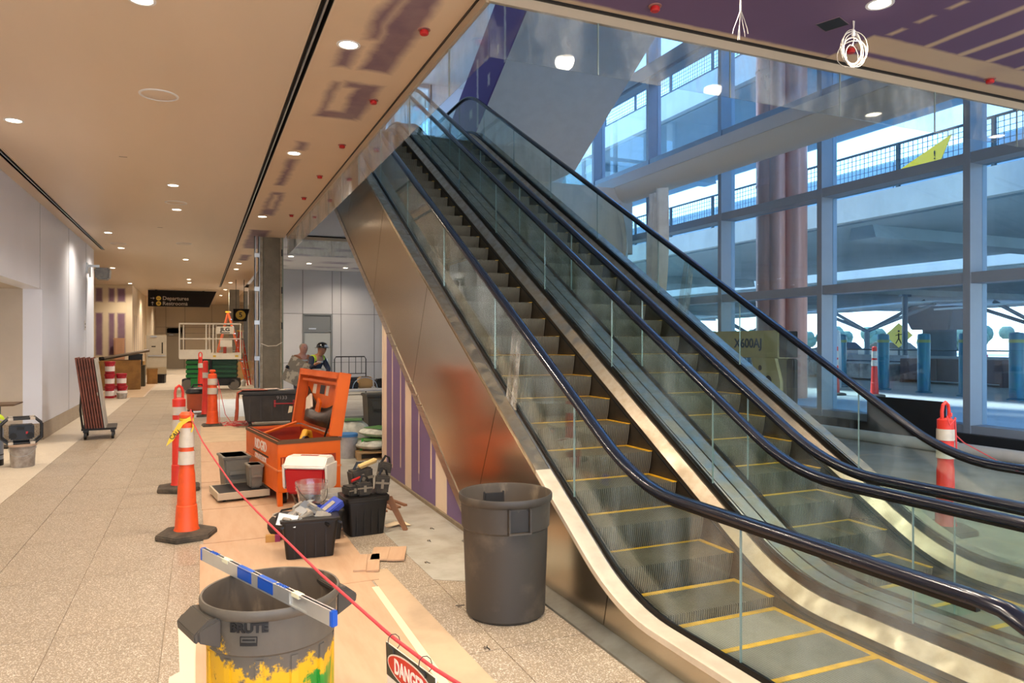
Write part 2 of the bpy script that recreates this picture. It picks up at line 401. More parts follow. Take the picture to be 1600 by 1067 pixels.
panel_wall('wall_back', 1.9, 11.4, 25.8, CZ, [2.18, 3.29, 4.30, 4.61, 5.80, 7.0, 8.2, 9.4], [1.06, 2.77], GPAN, holes=[(2, 0), (2, 1)])
panel_wall('wall_far', -2.75, 3.6, 52.5, CZ, [-2.05, -.9, .75, 2.2], [2.35, 2.75], TPAN, holes=[(1, 0)])
def door(name, x0, x1, y, z, m, fm):
    d = thing(name, None, None, (x0, y, 0)); d['kind'] = 'structure'; w = x1 - x0
    MB().box(0, .06, -.03, .05, 0, z).box(w - .06, w, -.03, .05, 0, z).box(.06, w - .06, -.03, .05, z - .05, z).box(.06, w - .06, -.03, .05, 2.13, 2.2).build('door_frame', fm, d)
    MB().box(.065, w - .065, .0, .04, .01, 2.125).build('door_leaf', m, d)
    MB().box(.065, w - .065, .01, .04, 2.205, z - .055).build('transom_panel', fm, d)
    MB().box(w - .2, w - .17, -.06, -.03, .95, 1.2).cyl((w - .185, -.045, 1), (w - .185, 0, 1), .01).build('door_handle', ALU, d)
    MB().box(.2, .45, -.035, -.03, 2.225, 2.27).build('door_closer', ALU, d)
door('door_1', 3.29, 4.30, 25.79, 2.77, mat('door_grey', rgb(138, 140, 138), .5), mat('door_frame_grey', rgb(96, 98, 98), .5))
door('door_2', -2.05, -.9, 52.49, 2.75, mat('door_taupe', rgb(150, 138, 120), .5), mat('door_frame_taupe', rgb(130, 118, 100), .5))
struct('wall_right', MB().box(2.0, 2.2, 28, 34, 0, CZ).box(2.0, 2.2, 38, 52.5, 0, CZ), mat('corridor_steel', rgb(150, 140, 124), .2, .9, var=.2))
struct('wall_right_back', MB().box(2.2, 3.6, 27.9, 28, 0, CZ).box(1.9, 2.0, 25.8, 28, 0, CZ), MATS['grey_panel'])
# concrete columns, the near one half framed with studs
def column(lab, x0, x1, y, z1, studs):
    t = thing('concrete_column', lab, 'column', (x0, y, 0), group='concrete columns along the corridor'); w = x1 - x0
    if studs:
        MB().box(.19, w - .07, 0, .5, 0, z1).build('core', CONC2, t, bevel=.01)
        MB().box(.115, .19, -.03, .45, 0, z1, 0).box(w - .07, w - .03, -.02, .45, 0, z1, 0).build('plaster_coat', mat('rough_plaster', rgb(168, 156, 136), .9, var=.5, scale=12, col2=rgb(120, 108, 90), bump=.5), t)
        for a in (.0, .09):
            MB().box(a, a + .02, -.06, .03, 0, z1).box(a, a + .03, -.06, -.055, 0, z1).build('metal_stud', ALU, t)
        MB().box(w - .03, w, -.06, .0, 0, z1).build('metal_stud', mat('green_stud', rgb(120, 128, 112), .5, .4), t)
        for z in (.6, 1.35, 2.2, 3.0, 3.8):
            MB().box(0, .12, -.075, -.06, z, z + .1).build('stud_bridge', ALU, t)
        for z in (2.1, 2.95, 3.85):
            MB().box(w - .05, w - .02, -.075, -.06, z, z + .16).build('clip', BLACK, t)
        MB().tube([(.15, -.08, 1.75), (.3, -.1, 1.69), (.5, -.09, 1.70), (w - .03, -.08, 1.78)], .008).build('wire_tie', mat('string', rgb(220, 210, 190), .8), t)
    else:
        MB().box(0, w, 0, .5, 0, z1).build('shaft', CONC2, t, bevel=.015)
column('concrete column at the corner of the escalator void, framed by metal studs', 1.19, 1.85, 18.1, CZ, 1)
column('bare concrete column far down the corridor behind the white lift platform', 1.3, 1.75, 37, CZ, 0)
# purple primed drywall under the escalator
st = [(y, y + w, z0, z1) for y, w, z0, z1 in [(9.55, .2, -.1, 3), (9.22, .04, .15, 1.75), (8.8, .04, .22, 1.5), (8.32, .28, -.1, 3), (7.98, .04, .28, 1.25), (7.5, .05, .3, .98), (6.98, .38, -.1, 3), (6.55, .03, .3, .42), (8.0, .01, .2, .3)]]
struct('wall_under_escalator', MB().prism([(6.12, 0), (9.75, 0), (9.75, -3.5 + .5774 * 9.75), (6.12, -3.5 + .5774 * 6.12)], 'x', 2.315, 2.40), patchmat('taped_drywall', rgb(116, 94, 130), rgb(228, 206, 176), st, 'YZ', .012, .02, 6, rough=.65, var=.2))
struct('trim_6', MB().box(2.31, 2.42, 9.75, 9.80, 0, 2.13), mat('corner_mud', MUD, .8))
struct('baseboard_purple', MB().box(2.29, 2.33, 6.05, 9.78, 0, .035), mat('floor_track', rgb(140, 124, 98), .7, var=.5, scale=9))

# ------------------------------------------------------------------ curtain wall
ys = [7.78 + 3.04 * k for k in range(-4, 8)]
zt = [.34, 2.84, 4.80, 6.80, 9.2, 11.4]
win = thing('window_1', None, None); win['kind'] = 'structure'
for y in ys: MB().box(11.5, 11.92, y - .06, y + .06, .2, 12.6).build('mullion', MULL, win)
for z in zt: MB().box(11.52, 11.9, ys[0], ys[-1], z - .09, z + .09).build('transom', MULL, win)
for z, h in ((9.35, .18),): MB().box(11.45, 11.52, ys[0], ys[-1], z - h, z + h).build('transom_cover', MULL, win)
for i in range(len(ys) - 1):
    for j in range(len(zt) - 1):
        MB().box(11.80, 11.812, ys[i] + .06, ys[i + 1] - .06, zt[j] + .09, zt[j + 1] - .09).build('pane', GL_WIN, win, smooth=0)
struct('baseboard_right', MB().box(11.4, 11.55, -4, 30, 0, .3), mat('membrane', rgb(34, 34, 36), .5, var=.3))
struct('wall_window_end', MB().box(8.9, 11.9, 29, 29.2, UZ, 12.6), mat('lilac_wall', rgb(222, 222, 232), .5))
w2 = thing('window_2', None, None); w2['kind'] = 'structure'
for x in (2.2, 3.9, 5.6, 7.3, 8.9): MB().box(x - .06, x + .06, 29, 29.2, UZ, 12.6).build('mullion', MULL, w2)
for z in (6.25, 8.3, 10.4, 12.5): MB().box(2.2, 8.9, 29.02, 29.18, z - .07, z + .07).build('transom', MULL, w2)
for x in (2.2, 3.9, 5.6, 7.3):
    for z, z2 in ((6.32, 8.23), (8.37, 10.33), (10.47, 12.43)):
        MB().box(x + .06, x + (1.64 if x < 7 else 1.54), 29.1, 29.11, z, z2).build('pane', GL_WIN, w2, smooth=0)
struct('wall_upper_left', MB().box(-4, -3.8, -4, 32, UZ, 12.6).box(-4, 2.14, 29, 29.2, UZ, 12.6).box(-4, 11.5, -4.2, -4, UZ, 12.6), WHITE)
# long edge beam of the upper gallery
bp = [(10.8, 6.44), (10.8, 6.17), (10.84, 6.02), (10.93, 5.86), (11.08, 5.76), (11.25, 5.75), (11.25, 6.44)]
struct('trim_7', MB().prism([(x, z) for x, z in bp], 'y', -4, 29), [mat('beam_paint', rgb(222, 218, 208), .6)])
struct('trim_8', MB().box(10.78, 10.80, -4, 29, 6.17, 6.44), WHITE)
# boxed underside of the next flight of escalators: unpainted side and white soffit
sp = [(17.1, 6.15), (16.2, 6.15), (6.5, 15.5 - .5774 * 6.5), (6.5, 17.2 - .5774 * 6.5), (17.1, 17.2 - .5774 * 17.1)]
sp = [(16.2, 6.15), (7.5, 15.5 - .5774 * 7.5), (7.5, 17.2 - .5774 * 7.5), (18.2, 6.69), (18.2, 6.15)]
mb = MB(); mb.prism(sp, 'x', 5.82, 8.8)
struct('ceiling_6', mb, mat('soffit_white', rgb(236, 240, 244), .6, var=.1))
stz = [(15.2, 15.3, 6, 8.2), (13.6, 13.7, 7, 9.5), (11.9, 12.0, 8, 11)]
blob = [(y, y + random.uniform(.05, .22), z, z + random.uniform(.03, .3)) for y, z in ((14.6, 8.0), (14.5, 7.4), (14.0, 7.9), (13.0, 8.6), (12.6, 9.2), (13.2, 9.6), (15.6, 7.0), (12.2, 9.9))]
struct('ceiling_7', MB().prism(sp, 'x', 5.79, 5.82), patchmat('primed_side', rgb(104, 88, 158), rgb(210, 206, 216), stz + blob, 'YZ', .03, .12, 5))
# ------------------------------------------------------------------ escalators
TN = math.tan(R(30)); Y0 = 3.69; T0 = .38; Y1 = Y0 + UZ / TN; T1 = .55
def nz(y):
    if y <= Y0 - T0: return 0.0
    if y < Y0 + T0: return TN * (y - Y0 + T0) ** 2 / (4 * T0)
    if y <= Y1 - T1: return TN * (y - Y0)
    if y < Y1 + T1: return UZ - TN * (Y1 + T1 - y) ** 2 / (4 * T1)
    return UZ
YEND = 17.2; YBEG = 1.15
def yspan(a, b):
    out = [a]; y = a
    while y < b - 1e-6:
        y += .1 if (y < 4.2 or y > Y1 - .8) else .6
        out.append(min(y, b))
    return out
def sweep(sec, a=YBEG, b=YEND, mb=None, mi=0):
    mb = mb or MB()
    return mb.ring([[(x, y, nz(y) + dz) for x, dz in sec] for y in yspan(a, b)], mi)

noses = [2.144, 2.544, 2.944, 3.344, 3.744, 4.145, 4.48]
while noses[-1] < Y1 - .2: noses.append(noses[-1] + .3464)
noses += [noses[-1] + .4, noses[-1] + .8]

def step_mesh():
    mb = MB(); N = 56; w = 1.0 / N
    prof = [(.40, 0), (0, 0), (.002, -.03), (.010, -.08), (.025, -.14), (.05, -.212)]
    inn = [(.40, -.008), (.008, -.008), (.010, -.034), (.018, -.08), (.033, -.14), (.058, -.212)]
    for i in range(N):
        x0 = -.5 + i * w; x1 = x0 + w * .5; x2 = x0 + w
        A = [(x0, y, z) for y, z in prof] + [(x1, y, z) for y, z in prof]; n = len(prof)
        mb.add(A, [(q, q + 1, n + q + 1, n + q) for q in range(n - 1)], 0)
        Bv = [(x1, y, z) for y, z in inn] + [(x2, y, z) for y, z in inn]
        mb.add(Bv, [(q, q + 1, n + q + 1, n + q) for q in range(n - 1)], 1)
        for xx in (x1, x0):
            Cv = [(xx, y, z) for y, z in prof] + [(xx, y, z) for y, z in inn]
            mb.add(Cv, [(q, q + 1, n + q + 1, n + q) for q in range(n - 1)], 1)
    return mb
STEPM = None; YELM = None
def make_escalator(cx, label, left_clad, right_clad, tape):
    global STEPM, YELM
    E = thing('escalator', label, 'escalator', (cx, 0, 0), group='the pair of parallel escalators')
    for y in noses:
        if STEPM is None:
            me = step_mesh(); so = me.build('step', [TREAD, TREADG], E, smooth=0); STEPM = so.data
            yo = MB().box(-.5, .5, .355, .398, -.002, .0035).box(-.5, -.462, 0, .355, -.002, .0035).box(.462, .5, 0, .355, -.002, .0035).build('demarcation_line', YEL, so, smooth=0); YELM = yo.data
            yo['label'] = 'yellow demarcation line'
        else:
            so = bpy.data.objects.new('step', STEPM); COL.objects.link(so); so.parent = E
            yo = bpy.data.objects.new('demarcation_line', YELM); COL.objects.link(yo); yo.parent = so; yo['label'] = 'yellow demarcation line'
        so.location = (0, y, nz(y))
    # truss floor under the steps
    sweep([(-.50, -.30), (.50, -.30), (.50, -.36), (-.50, -.36)], YBEG, YEND).build('truss_pan', DARKM, E)
    MB().box(-.5, .5, YBEG, 2.10, -.02, .004).build('landing_plate', mat('landing_steel', rgb(150, 140, 124), .4, .8, var=.3), E)
    MB().box(-.5, .5, 2.09, 2.16, -.01, .010).build('comb_plate', YEL, E)
    joints = [2.8, 4.52, 6.02, 7.5, 9.0, 10.5, 12.0, 13.5, 15.0, 16.6]
    for s in (-1, 1):
        sweep([(s * .505, -.30), (s * .505, .07), (s * .52, .07), (s * .52, -.30)]).build('skirt_panel', SKIRT, E)
        sweep([(s * .498, .02), (s * .498, .035), (s * .506, .035), (s * .506, .02)], 2.1, 16).build('skirt_brush', BLACK, E)
        sweep([(s * .506, .07), (s * .585, .155), (s * .60, .155), (s * .60, .08), (s * .53, .0)]).build('inner_deck', STEEL2 if s > 0 else STEEL, E)
        sweep([(s * .602, .13), (s * .602, .205), (s * .606, .205), (s * .606, .13)]).build('glass_clamp', DARKM, E)
        sweep([(s * .624, .13), (s * .624, .215), (s * .630, .215), (s * .630, .13)]).build('glass_clamp', DARKM, E)
        sweep([(s * .632, .14), (s * .632, .185), (s * .65, .195), (s * .665, .195), (s * .67, .17), (s * .78, .17), (s * .78, .13)]).build('outer_deck', STEEL, E)
        sweep([(s * .672, .171), (s * .672, .20), (s * .782, .20), (s * .782, .171)]).build('outer_deck_cover', STEEL2, E)
        # balustrade glass with rounded newel ends
        prev = None
        arc0 = [(1.62 - .33 * math.sin(a), .55 + .33 * math.cos(a)) for a in [math.pi * q / 12 for q in range(12, -1, -1)]]
        for i, b in enumerate(joints):
            a = 1.62 if i == 0 else joints[i - 1]
            y_ = yspan(a + .004, b - .004)
            top = [(y, nz(y) + .885) for y in y_]; bot = [(y, nz(y) + .2) for y in reversed(y_)]
            poly = (arc0 + top[1:] + bot[:-1] + [(1.62, .2)]) if i == 0 else top + bot
            g = MB().prism(poly, 'x', s * .609, s * .621).build('glass_panel', GL_ESC, E, smooth=0)
        for b in joints[:-1]:
            MB().box(s * .608, s * .622, b - .0016, b + .0016, nz(b) + .21, nz(b) + .885).build('glass_edge', GLASSE, E)
        # handrail, swept along the top and round the newel
        path = [(2.05, .20), (1.62, .20)] + [(1.62 - .36 * math.sin(a), .56 + .36 * -math.cos(a)) for a in [math.pi * q / 12 for q in range(1, 12)]]
        path += [(y, nz(y) + .915) for y in yspan(1.62, 16.6)] + [(16.75, UZ + .9), (16.95, UZ + .72), (17.0, UZ + .56), (16.9, UZ + .35), (16.6, UZ + .2)]
        sec = [(-.04, -.016), (-.044, 0), (-.036, .016), (-.018, .024), (.018, .024), (.036, .016), (.044, 0), (.04, -.016), (.022, -.02), (-.022, -.02)]
        rings = []
        for i, (y, z) in enumerate(path):
            a = path[max(i - 1, 0)]; b = path[min(i + 1, len(path) - 1)]
            ty, tz = b[0] - a[0], b[1] - a[1]; L = math.hypot(ty, tz); ny, nz_ = -tz / L, ty / L
            rings.append([(s * .615 + u, y + ny * v, z + nz_ * v) for u, v in sec])
        MB().ring(rings).build('handrail', RUBBER, E, smooth=50)
        rings = [[(s * .615 + u, y, z + v) for u, v in ((-.012, -.035), (.012, -.035), (.012, -.018), (-.012, -.018))] for y, z in [(y, nz(y) + .905) for y in yspan(1.62, 16.6)]]
        MB().ring(rings).build('handrail_track', DARKM, E)
    # soffit of the truss
    MB().prism([(6.12, -3.52 + TN * 6.1), (17.2, -3.52 + TN * 17.2), (17.2, -3.46 + TN * 17.2), (6.12, -3.46 + TN * 6.12)], 'x', -.77, .77).build('soffit_panel', mat('soffit_steel', rgb(150, 146, 140), .4, .8), E)
    # stainless side cladding in separate sheets, seams square to the slope
    def bot(y): return max(.052, -3.52 + TN * y)
    for s, on in ((-1, left_clad), (1, right_clad)):
        if not on: continue
        tops = [YBEG, 3.77, 5.56, 7.55, 9.6, 11.6, 13.6, 15.6, 17.2]
        def seam(yt):
            if yt in (YBEG, 17.2): return [(yt, nz(yt) + .17), (yt, bot(yt))]
            y = yt; z = nz(yt) + .17
            if yt < 4: return [(y, z), (y + .05, bot(y))]
            while z > bot(y) + 1e-3: y += .01; z -= .0193 if z - .0193 > bot(y) else z - bot(y)
            return [(yt, nz(yt) + .17), (y, bot(y))]
        for a, b in zip(tops[:-1], tops[1:]):
            sa, sb = seam(a), seam(b)
            top = [(y, nz(y) + .17) for y in yspan(a + .004, b - .004)]
            ya, yb = sa[1][0] + .004, sb[1][0] - .004
            yy = [yb] + [y for y in (6.187,) if ya < y < yb] + [ya]
            if ya < 6.187 < yb: pass
            MB().prism(top + [(y, bot(y)) for y in yy], 'x', s * .780, s * .792).build('cladding_panel', CLAD, E, smooth=0)
        MB().prism([(6.1, .0), (17.2, -3.52 + TN * 17.2), (17.2, -3.40 + TN * 17.2), (6.28, .225)], 'x', s * .793, s * .80).build('cladding_trim', STEEL, E, smooth=0)
    if tape:
        sweep([(-.665, .201), (-.665, .206), (-.788, .206), (-.788, .17), (-.784, .17), (-.784, .201)], YBEG, 4.8).build('protective_tape', mat('masking_film', rgb(214, 196, 170), .6, var=.4, scale=6, col2=rgb(178, 158, 132), bump=.2), E)['label'] = 'cream protective tape on the deck edge'
        MB().prism([(-.905, 0), (-.905, .012), (-.79, .05), (-.775, .05), (-.775, 0)], 'y', .6, 6.1).build('base_plinth', mat('plinth_steel', rgb(150, 150, 140), .35, .7, var=.5, scale=5, col2=rgb(110, 106, 94)), E)
    return E
make_escalator(3.07, 'nearer escalator with its mirror steel flank towards the corridor', 1, 0, 1)
make_escalator(4.65, 'farther escalator on the window side of the pair', 0, 1, 0)

# ------------------------------------------------------------------ hanging glass smoke baffle round the opening
def baffle(lab, pts_list, horiz, const):
    t = thing('smoke_baffle', lab, 'glass baffle', (0, 0, 0), group='frameless glass baffles hanging round the ceiling opening')
    for a, b in zip(pts_list[:-1], pts_list[1:]):
        bx = (a + .004, b - .004, const - .006, const + .006) if horiz else (const - .006, const + .006, a + .004, b - .004)
        MB().box(*bx, 3.82, CZ - .002).build('glass_panel', GL_BAF, t, smooth=0)
    a, b = pts_list[0], pts_list[-1]
    bx = (a, b, const - .03, const + .03) if horiz else (const - .03, const + .03, a, b)
    MB().box(*bx, CZ - .02, CZ + .005).build('top_channel', DARKM, t)
    bx = (a, b, const - .012, const + .022) if horiz else (const - .022, const + .012, a, b)
    MB().box(*bx, CZ - .09, CZ - .02).build('clamp_rail', mat('clamp_beige', rgb(176, 158, 134), .45, .3), t)
    for q in pts_list[1:-1]:
        bx = (q - .0035, q + .0035, const - .0065, const + .0065) if horiz else (const - .0065, const + .0065, q - .0035, q + .0035)
        MB().box(*bx, 3.82, CZ - .05).build('glass_edge', GLASSE, t)
baffle('dusty glass baffle along the corridor side of the ceiling opening', [4.74, 5.62, 6.84, 8.06, 9.28, 10.47, 11.65, 12.75, 13.8, 14.9, 16.1, 17.47], 0, 1.885)
baffle('glass baffle under the purple ceiling edge nearest the camera', [1.885, 2.77, 4.03, 5.27, 6.52, 7.77, 9.0, 10.3, 11.3], 1, 4.725)
baffle('glass baffle at the far end of the ceiling opening', [1.885, 2.9, 4.1, 5.3], 1, 17.49)

# ------------------------------------------------------------------ downlights (each lamp carries its own light)
DL = [(-.39, 5.89), (-.39, 12.69), (-.40, 15.0), (-.39, 24.03), (-.40, 31.66), (-.40, 33.37), (-1.93, 9.69), (-1.93, 18.81), (-1.93, 21.76), (-2.71, 27.74), (-2.75, 34.9),
      (1.15, 6.09), (1.15, 9.89), (1.15, 15.16), (1.15, 24.54), (1.16, 26.52), (1.2, 32.68), (1.13, 37.21), (1.05, 41.96), (2.46, 21.89), (3.21, 23.64), (4.54, 24.58),
      (2.95, 3.84), (4.62, 3.78), (6.8, 3.8), (8.9, 3.8)]
UNSEEN = [(-.39, 2.0), (1.15, 2.3), (-1.93, 3.2), (-.39, -1.6), (1.15, -1.2), (4.62, .6), (7.5, .6), (-.39, 45), (2.95, .4), (-4.2, 8), (-4.2, 13), (-.39, 39.5), (-1.9, 41), (.6, 48), (-1.4, 49)]  # unseen lamps; those far down the corridor are added to brighten its end
HID = ['overhead left of the camera', 'overhead right of the camera', 'overhead by the left wall', 'behind the camera in the plain ceiling', 'behind the camera in the patched strip', 'in the purple ceiling behind the camera, second one', 'in the purple ceiling far right behind the camera', 'added to brighten the far corridor, in its ceiling by the end wall', 'in the purple ceiling nearest above the escalator foot', 'in the soffit of the left recess, nearer one', 'in the soffit of the left recess, farther one', 'added to brighten the far corridor, above the overhead sign', 'added to brighten the far corridor, beside the open door leaf', 'added to brighten the far corridor, by the end wall on the right', 'added to brighten the far corridor, by the end wall on the left']
def where(x, y):
    if y > 30: return 'far down the corridor'
    if x > 4.4 and y < 5: return 'in the purple ceiling'
    if x > 1.3 and y > 20: return 'in the mudded ceiling beyond the opening'
    if x > 1: return 'in the patched ceiling strip'
    return 'in the plain corridor ceiling'
lm = MB().lathe([(.001, -.001), (.075, -.001), (.078, .006)], 20)
rm = MB().lathe([(.078, .01), (.078, -.004), (.098, -.004), (.1, .001)], 20, cap0=False, cap1=False)
first = None
ORD = {}
def nth(k):
    ORD[k] = ORD.get(k, 0) + 1
    return ['nearest', 'second nearest', 'third nearest', 'fourth', 'fifth', 'sixth', 'seventh', 'eighth', 'ninth', 'tenth', 'eleventh', 'twelfth'][ORD[k] - 1]
def downlight(x, y, seen=True):
    global first
    z = CZ if not (x < -3) else 2.76
    if seen:
        row = 'the left ceiling row' if x < -1.5 else 'the middle ceiling row' if x < .5 else 'the patched ceiling strip' if x < 1.5 else 'the mudded ceiling beyond the opening' if y > 20 else 'the purple ceiling'
        n = nth(row)
        lab = ('round recessed downlight, leftmost of those in ' if (n == 'nearest' and row == 'the purple ceiling') else 'round recessed downlight, ' + n + ' in ') + row
        t = thing('downlight', lab, 'ceiling light', (x, y, z), group='recessed round downlights')
    else:
        t = thing('downlight', 'round recessed downlight ' + HID.pop(0), 'ceiling light', (x, y, z), group='recessed round downlights')
    if first is None:
        a = rm.build('trim_ring', WHITE, t); b = lm.build('lens', LENS, t); first = (a, b)
    else:
        for q in first:
            c = q.copy(); c.parent = t; COL.objects.link(c)
    ld = bpy.data.lights.new('lamp', 'SPOT'); ld.energy = LAMP_W; ld.color = (1, .86, .70); ld.spot_size = R(150); ld.spot_blend = .9; ld.shadow_soft_size = .08
    lo = bpy.data.objects.new('lamp', ld); COL.objects.link(lo); lo.parent = t; lo.location = (0, 0, -.03)
for x, y in sorted(DL, key=lambda q: q[1]): downlight(x, y)
for x, y in UNSEEN: downlight(x, y, False)
# ------------------------------------------------------------------ outdoors
struct('ground', MB().box(11.92, 95, -40, 125, -.5, .35), mat('sidewalk', rgb(190, 186, 180), .7, var=.4, scale=.5, col2=rgb(160, 158, 154)))
def deck(lab, z, x0, x1, par, grp):
    t = thing('elevated_road', lab, 'road deck', (x0, 0, z), group=grp); w = x1 - x0
    MB().box(0, w, -30, 80, -.15, .12).build('slab', mat('deck_underside', rgb(170, 186, 192), .8, var=.3, scale=.4), t)
    MB().box(-.25, .1, -30, 80, -.1, par).build('parapet', OUTC, t)
    MB().box(w - .1, w + .25, -30, 80, -.1, par).build('parapet', OUTC, t)
    for k in range(0, 7):
        MB().tbox(w - 1, .9, w - 1, .7, -.5, -.15, cx=w / 2, cy=-16 + 15.2 * k).build('crossbeam', MATS['deck_underside'], t)
    return t
deck('nearer elevated road deck seen level through the windows', 5.15, 16.4, 27, .55, 'elevated road decks outside the windows')
deck('topmost elevated road deck outside the high windows', 10.3, 16.4, 24.5, .8, 'elevated road decks outside the windows')
t = deck('far lower canopy deck behind the first road deck', 5.0, 30, 62, .7, 'elevated road decks outside the windows')
for k in range(22): MB().box(.2, .35, -28 + 4 * k, -24.06 + 4 * k, .12, 5.35).build('screen_panel', mat('screen_blue', rgb(120, 150, 168), .6, var=.2, scale=.6), t)
FEN = mat('fence_steel', rgb(70, 84, 92), .5, .5)
FMESH = mat('fence_mesh', rgb(96, 112, 120), .5, .5)
def fence(lab, x, z, h):
    t = thing('mesh_fence', lab, 'fence', (x, 0, z), group='mesh fences on the elevated roads')
    pm = MB().box(-.04, .04, -.04, .04, 0, h)
    base = None
    for k in range(18):
        y = -4 + 2.4 * k
        if base is None: base = pm.build('post', FEN, t); base.location = (0, y, 0)
        else: c = base.copy(); c.location = (0, y, 0); COL.objects.link(c)
    for zz in (.08, h - .04): MB().box(-.03, .03, -4, 37, zz, zz + .05).build('rail', FEN, t)
    m = MB(); y = -4
    while y < 37: m.box(-.005, .005, y, y + .014, .1, h); y += .13
    zz = .2
    while zz < h: m.box(-.005, .005, -4, 37, zz, zz + .014); zz += .13
    w = m.build('wire_mesh', FMESH, t, smooth=0); w['kind'] = 'stuff'
fence('mesh fence on the nearer elevated road deck', 16.3, 5.7, 1.15)
fence('mesh fence on the topmost elevated road deck', 16.3, 11.1, 1.0)
fl_ = thing('warning_banner', 'yellow triangular banner hung on the road fence', 'banner', (16.262, 12.3, 6.15))
MB().prism([(-.95, .55), (.55, -.05), (-.55, -.25)], 'x', -.01, .01).build('cloth', mat('banner_yellow', rgb(250, 212, 40), .6), fl_, smooth=0)
text('emblem', '!', .3, BLACK, fl_, (-.015, -.52, .14), (R(90), 0, R(-90)))
# copper clad column cluster
t = thing('copper_column', 'tall copper coloured ribbed column outside the window', 'column', (13.9, 14.3, .35))
CU = mat('copper_panel', rgb(222, 140, 112), .35, .15, var=.35, scale=2, col2=rgb(140, 84, 76), stretch=(4, 4, .3))
MB().lathe([(.36, 0), (.36, 16)], 32, c=(-.2, .2)).build('drum', CU, t)
MB().lathe([(.30, 0), (.30, 16)], 32, c=(.22, -.22)).build('drum', CU, t)
MB().lathe([(.2, 0), (.2, 16)], 24, c=(-.28, -.12)).build('drum', CU, t)
for z in (2.5, 5.5, 8.5): MB().lathe([(.375, z), (.375, z + .03)], 32, c=(-.2, .2)).build('joint_band', CU, t)
# bollards
BOLL = mat('bollard_teal', rgb(44, 112, 140), .35, .2, var=.3, scale=5, col2=rgb(60, 140, 120))
def bollard(x, y, lab):
    t = thing('bollard', lab, 'bollard', (x, y, .35), group='row of teal steel bollards')
    MB().lathe([(.165, 0), (.165, 1.60), (.15, 1.66), (.001, 1.69)], 20).build('post', BOLL, t)
    MB().lathe([(.168, 1.42), (.168, 1.50)], 20, cap0=False, cap1=False).build('band', mat('band_olive', rgb(140, 150, 80), .5), t)
    MB().lathe([(.22, 0), (.22, .03), (.165, .05)], 20).build('collar', BOLL, t)
for (x, y), w in zip([(18.93, 15.37), (18.8, 13.95), (18.6, 12.6), (18.5, 11.25), (18.9, 16.9)], ['second from the left in the row', 'third from the left in the row', 'half hidden by the window post', 'at the right end of the row', 'leftmost, beside the kiosk']):
    bollard(x, y, 'teal steel bollard outside, ' + w)
# pier, lamp post, barriers
t = thing('road_pier', 'blue grey concrete pier with a wide cap beyond the bollards', 'pier', (43.5, 31.2, .35))
MB().lathe([(.95, 0), (.95, 2.2)], 28).build('shaft', mat('pier_concrete', rgb(110, 130, 150), .8, var=.2), t)
MB().tbox(1.9, 2.6, 2.6, 3.6, 2.2, 3.66).build('cap', MATS['pier_concrete'], t, bevel=.05)
t = thing('lamp_post', 'slim grey post standing left of the concrete pier', 'post', (29.6, 22.9, .35))
MB().cyl((0, 0, 0), (0, 0, 3.6), .12).build('pole', FEN, t); MB().lathe([(.25, 0), (.25, .08)], 16).build('base_flange', FEN, t); MB().box(-.3, .3, -.1, .1, 3.5, 3.6).build('lamp_head', FEN, t)
BAR = mat('barrier_concrete', rgb(178, 178, 172), .8, var=.3, scale=2)
def barrier(x, y, L, lab):
    t = thing('concrete_barrier', lab, 'barrier', (x, y, .35), rz=0, group='concrete barriers along the road')
    MB().prism([(-.3, 0), (.3, 0), (.28, .1), (.12, .35), (.08, .85), (-.08, .85), (-.12, .35), (-.28, .1)], 'y', 0, L).build('barrier_body', BAR, t)
for i in range(8): barrier(28, 6 + 3.1 * i, 3.0, 'concrete road barrier, ' + ['at the right end of the run', 'second from the right end', 'third from the right end', 'fourth from the right end', 'fourth from the left end', 'third from the left end', 'second from the left end', 'at the left end of the run'][i])
# brown and white crates, pallet of pipe by the road
def crate(x, y, w, d, h, m, lab, rz=0):
    t = thing('timber_crate', lab, 'crate', (x, y, .35), rz)
    MB().box(-w / 2, w / 2, -d / 2, d / 2, .1, h).build('crate_body', m, t, bevel=.02)
    for k in range(4): MB().box(-w / 2 - .02, -w / 2, -d / 2 + k * d / 3.3, -d / 2 + k * d / 3.3 + .1, .1, h).build('batten', m, t)
    MB().box(-w / 2, w / 2, -d / 2, -d / 2 + .1, 0, .1).box(-w / 2, w / 2, d / 2 - .1, d / 2, 0, .1).build('skid', m, t)
crate(23.6, 16.2, 1.2, 3.6, .85, mat('crate_brown', rgb(120, 96, 96), .7, var=.3), 'long brown crate behind the bollards')
crate(23.2, 11.8, 1.2, 2.6, .8, mat('crate_grey', rgb(196, 200, 200), .7, var=.3), 'pale crate behind the right bollard')
crate(23.5, 20.3, 1.3, 3.6, .62, mat('marble_wrap', rgb(200, 196, 188), .5, var=.8, scale=1.6, col2=rgb(80, 80, 84)), 'long bundle in patterned wrap behind the left bollards')
